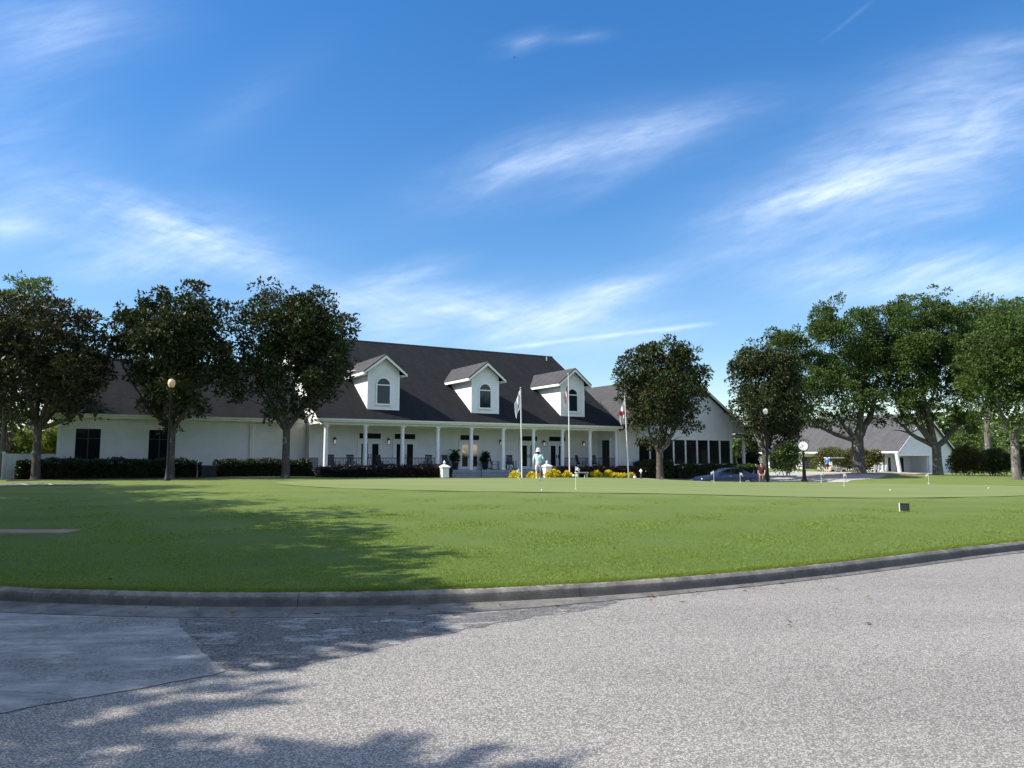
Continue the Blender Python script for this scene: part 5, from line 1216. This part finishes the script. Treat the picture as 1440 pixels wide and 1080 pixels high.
    b.v = [(x, y if y > -.03 else -.03 + (y + .03) * (.3 if z < 1.69 * k else 1), z) for x, y, z in b.v]; b.build('hair', hair, t, smooth=True)
    for s in (-1, 1):
        b = MB(); b.lathe([(.0, -.008), (.008, 0), (.0, .008)], (s * .032 * k, -.092 * k, 1.642 * k), 8, 'y'); b.build('eye', 'black_metal', t)
    b = MB(); b.cbox((0, -.098 * k, 1.573 * k), .05, .008, .008); b.build('mouth', 'red_cloth', t)
    if hat:
        b = MB(); b.lathe([(.148 * k, 1.605 * k), (.142 * k, 1.618 * k), (.112 * k, 1.66 * k), (.108 * k, 1.70 * k), (.095 * k, 1.78 * k), (.05 * k, 1.805 * k), (.0, 1.81 * k)], (0, .0, 0), 18); b.build('hat', hat, t, smooth=True)
    return t
MAT['aqua'] = M('pale_aqua_cloth', (.54, .78, .82), .8, .06); MAT['pale_blue'] = M('pale_blue_grey_cloth', (.50, .53, .64), .8, .06)
MAT['khaki'] = M('khaki_cloth', (.16, .15, .11), .85, .1); MAT['black_cloth'] = M('black_cloth', (.016, .014, .016), .85, .1); MAT['maroon'] = M('dark_maroon_cloth', (.03, .012, .016), .85, .1)
MAT['sky_cloth'] = M('bright_blue_cloth', (.03, .22, .60), .8, .06); MAT['navy_cloth'] = M('navy_cloth', (.02, .02, .06), .85, .1)
p = at(757, 39.6)
person('person in aqua shirt, white bucket hat and pale shorts walking away on the green', p, R(172), 1.70,
       (((-.27, .03, 1.20), (-.20, -.16, 1.10)), ((.25, .05, 1.16), (.27, -.06, .92))), (((-.10, -.06, .50), (-.09, .02, .09)), ((.085, .06, .52), (.07, .26, .22))), ('aqua', True), 'pale_blue', False, 'white_cloth', 'twig', 'white_cloth', thick=1.05)
p = at(1071.5, 58.0)
person('person in dark maroon shirt and khaki trousers, nearer walker behind the blue car', p, R(-38), 1.80,
       (((-.27, .08, 1.15), (-.25, -.02, .90)), ((.28, -.02, 1.15), (.27, -.14, .92))), (((-.12, -.14, .50), (-.13, -.26, .10)), ((.10, .06, .50), (.12, .30, .14))), ('maroon', False), 'khaki', True, None, 'twig', 'black_cloth', thick=1.15)
p = at(1064.5, 59.6)
person('person in black shirt and khaki trousers, walking half hidden beside the maroon shirted walker', p, R(-50), 1.76,
       (((-.26, .06, 1.15), (-.27, -.06, .90)), ((.26, -.04, 1.15), (.24, -.16, .94))), (((-.10, -.10, .50), (-.10, -.12, .09)), ((.10, .02, .50), (.11, .16, .10))), ('black_cloth', False), 'khaki', True, None, 'twig', 'black_cloth', thick=1.08)
p = at(1164, 84)
person('person in bright blue shirt and dark shorts, right of the street clock', p, R(150), 1.80,
       (((-.27, .02, 1.18), (-.30, -.12, .98)), ((.27, .04, 1.16), (.26, -.1, .95))), (((-.10, -.04, .50), (-.10, .0, .09)), ((.10, .0, .50), (.11, .03, .09))), ('sky_cloth', False), 'navy_cloth', False, None, 'twig', 'white_cloth', thick=1.1)

# ------------------------------------------------------------------ sky, sun
SKY_SAT, SKY_HUE, SKY_STR, EXPO, CLOUD = 1.48, .509, .142, .75, (4.5, 5.2, 6.4)
SUN_EL = R(42); sh = Vector((-.98, -.199)).normalized()
S_ = Vector((sh.x * math.cos(SUN_EL), sh.y * math.cos(SUN_EL), math.sin(SUN_EL)))
sl = bpy.data.lights.new('sun', 'SUN'); sl.energy = 5.0; sl.angle = R(.53); sl.color = (1, .92, .80)
so = bpy.data.objects.new('sun', sl); col.objects.link(so); so.rotation_euler = S_.to_track_quat('Z', 'Y').to_euler(); so.location = (-40, -10, 40)
w = bpy.data.worlds.new('World'); sc.world = w; w.use_nodes = True; wn = w.node_tree; t = NT(wn)
sky = t.n('ShaderNodeTexSky', sky_type='NISHITA', sun_disc=False, sun_elevation=SUN_EL, sun_rotation=math.atan2(sh.x, sh.y), altitude=200, air_density=1.15, dust_density=.35, ozone_density=3.2)
tc = t.n('ShaderNodeTexCoord').outputs['Generated']; sp = t.n('ShaderNodeSeparateXYZ', i_0=tc)
ysafe = t.math('MAXIMUM', sp.outputs[1], .06)
A_ = t.math('DIVIDE', sp.outputs[0], ysafe); B_ = t.math('DIVIDE', sp.outputs[2], ysafe)
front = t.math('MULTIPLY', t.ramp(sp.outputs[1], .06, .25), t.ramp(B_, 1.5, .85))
def pixdir(px, py):
    d = at3(px, py, 1.0) - Vector((0, 0, EYE)); return d.x / d.y, d.z / d.y
cmb = t.n('ShaderNodeCombineXYZ'); wn.links.new(A_, cmb.inputs[0]); wn.links.new(B_, cmb.inputs[1])
wp_ = t.n('ShaderNodeTexNoise', i_Scale=2.2, i_Detail=2.0); wn.links.new(cmb.outputs[0], wp_.inputs['Vector'])
wsub = t.n('ShaderNodeVectorMath', operation='MULTIPLY_ADD', i_0=wp_.outputs['Color'], i_1=(.16, .08, 0), i_2=(-.08, -.04, 0))
wadd = t.n('ShaderNodeVectorMath', operation='ADD', i_0=cmb.outputs[0]); wn.links.new(wsub.outputs[0], wadd.inputs[1])
def wisp(rot, sx, sy, seed, scale=3., detail=5, dist=.0):
    v = t.n('ShaderNodeMapping', i_Vector=wadd.outputs[0], i_Rotation=(0, 0, rot), i_Location=(seed, seed * .7, seed)); v2 = t.scale(v.outputs[0], sx, sy, 1)
    return t.noise(v2, scale, detail, .62, dist)
w1 = t.ramp(wisp(R(-20), 1.3, 6.0, 1.3, 4.2, 7, .0), .32, .76); w2 = t.ramp(wisp(R(16), 1.3, 6.0, 4.7, 4.2, 7, .0), .32, .76); fine = t.ramp(wisp(R(-14), 2.5, 12., 8.1, 6., 7), .30, .72)
soft = t.ramp(wisp(R(-20), .8, 2.4, 2.2, 2.4, 5), .25, .72)
#        px, py, half-length px, half-width px, slope deg (+ = rising right), weight, noise
CL = [(285, 335, 140, 26, -22, .95, w2), (230, 330, 170, 55, -12, .42, w2), (200, 372, 110, 26, 6, .42, w1), (90, 270, 70, 14, -25, .25, w2), (10, 320, 60, 22, 0, .40, soft),
      (560, 392, 80, 18, 18, .75, w1), (650, 440, 170, 30, -6, .8, w2), (560, 440, 150, 44, 0, .26, soft), (540, 470, 60, 26, 20, .45, w1), (690, 478, 40, 12, 15, .5, w1),
      (700, 235, 95, 28, 22, .34, w1), (760, 215, 60, 22, 15, .30, w1), (900, 190, 150, 22, 18, .42, w1), (860, 250, 80, 14, 28, .26, w1),
      (830, 430, 120, 26, 22, .8, w1), (860, 405, 60, 14, 10, .4, w1), (860, 475, 120, 30, 8, .22, soft),
      (1130, 280, 130, 26, 16, .66, w1), (1290, 225, 190, 48, 18, .62, w1), (1400, 160, 110, 34, 20, .42, w1), (1200, 260, 240, 70, 20, .26, soft), (1060, 345, 70, 12, 12, .35, w1), (1330, 300, 120, 18, 16, .32, w1),
      (1300, 372, 190, 30, 3, .7, w1), (1420, 400, 90, 22, 4, .50, soft), (1250, 410, 200, 36, 6, .16, soft), (1420, 62, 60, 14, 8, .38, w1), (735, 60, 44, 14, 18, .36, w1), (820, 52, 40, 10, 5, .2, w1),
      (1280, 240, 230, 70, 18, .34, soft), (1330, 120, 160, 60, 22, .30, soft), (230, 345, 200, 60, -8, .30, soft), (640, 440, 230, 46, 4, .26, soft), (1340, 390, 200, 40, 3, .30, soft), (720, 235, 170, 50, 20, .22, soft), (900, 200, 190, 46, 16, .22, soft), (80, 40, 140, 60, 5, .34, soft), (10, 200, 120, 130, 10, .28, soft), (340, 150, 120, 40, 40, .09, soft)]
acc = {}
for px, py, La, Lb, deg, wt, nz in CL:
    a0, b0 = pixdir(px, py)
    mp = t.n('ShaderNodeMapping', vector_type='TEXTURE', i_Vector=cmb.outputs[0], i_Location=(a0, b0, 0), i_Rotation=(0, 0, R(deg)), i_Scale=(2.0 * La / F, 2.0 * Lb / F, 1))
    g = t.n('ShaderNodeTexGradient', gradient_type='QUADRATIC_SPHERE', i_Vector=mp.outputs[0]).outputs[1]
    acc[nz] = t.math('MULTIPLY_ADD', g, wt, acc.get(nz, 0.))
tot = None
for nz, v in acc.items():
    v = t.math('MULTIPLY', v, nz if nz is not soft else t.math('MULTIPLY', nz, 1.3)); tot = v if tot is None else t.math('ADD', tot, v)
def trail(p0, p1, half, wt):
    (a0, b0), (a1, b1) = pixdir(*p0), pixdir(*p1); l = math.hypot(a1 - a0, b1 - b0); c, s = (a1 - a0) / l, (b1 - b0) / l
    da = t.math('SUBTRACT', A_, a0); db = t.math('SUBTRACT', B_, b0)
    u = t.math('ADD', t.math('MULTIPLY', da, c), t.math('MULTIPLY', db, s)); v = t.math('DIVIDE', t.math('SUBTRACT', t.math('MULTIPLY', db, c), t.math('MULTIPLY', da, s)), half / F)
    v = t.math('ADD', v, t.math('MULTIPLY', t.math('SUBTRACT', fine, .5), .9))
    g = t.math('POWER', 2.718, t.math('MULTIPLY', t.math('MULTIPLY', v, v), -1.0))
    g = t.math('MULTIPLY', g, t.math('MULTIPLY', t.ramp(u, -.02, .05), t.ramp(u, l + .01, l - .03))); return t.math('MULTIPLY', g, wt)
tot = t.math('ADD', tot, trail((690, 492), (1003, 455), 3.0, .34)); tot = t.math('ADD', tot, trail((1160, 55), (1235, -5), 3, .05))
tot = t.math('MULTIPLY', tot, t.math('ADD', t.math('MULTIPLY', fine, .6), .58))
rear = t.math('MULTIPLY', t.math('SUBTRACT', 1, front), t.math('MULTIPLY', t.ramp(t.noise(t.scale(tc, 1.5, 3, 4), 2, 4), .30, .62), .70))  # unseen cloud behind and overhead, added to brighten the shaded walls
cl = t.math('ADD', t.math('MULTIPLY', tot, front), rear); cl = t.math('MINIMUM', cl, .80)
gm = t.n('ShaderNodeGamma', i_Gamma=.82); wn.links.new(sky.outputs[0], gm.inputs[0])
hsv = t.n('ShaderNodeHueSaturation', i_Saturation=SKY_SAT, i_Value=1.0, i_Hue=SKY_HUE); wn.links.new(gm.outputs[0], hsv.inputs['Color'])
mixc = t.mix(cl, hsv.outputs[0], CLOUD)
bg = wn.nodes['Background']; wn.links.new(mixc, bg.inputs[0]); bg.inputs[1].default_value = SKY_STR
sc.view_settings.view_transform = 'Standard'; sc.view_settings.look = 'None'; sc.view_settings.gamma = 1; sc.view_settings.use_curve_mapping = False
sc.view_settings.exposure = EXPO
sc.cycles.max_bounces = 6; sc.cycles.transparent_max_bounces = 4; sc.cycles.caustics_reflective = False; sc.cycles.caustics_refractive = False
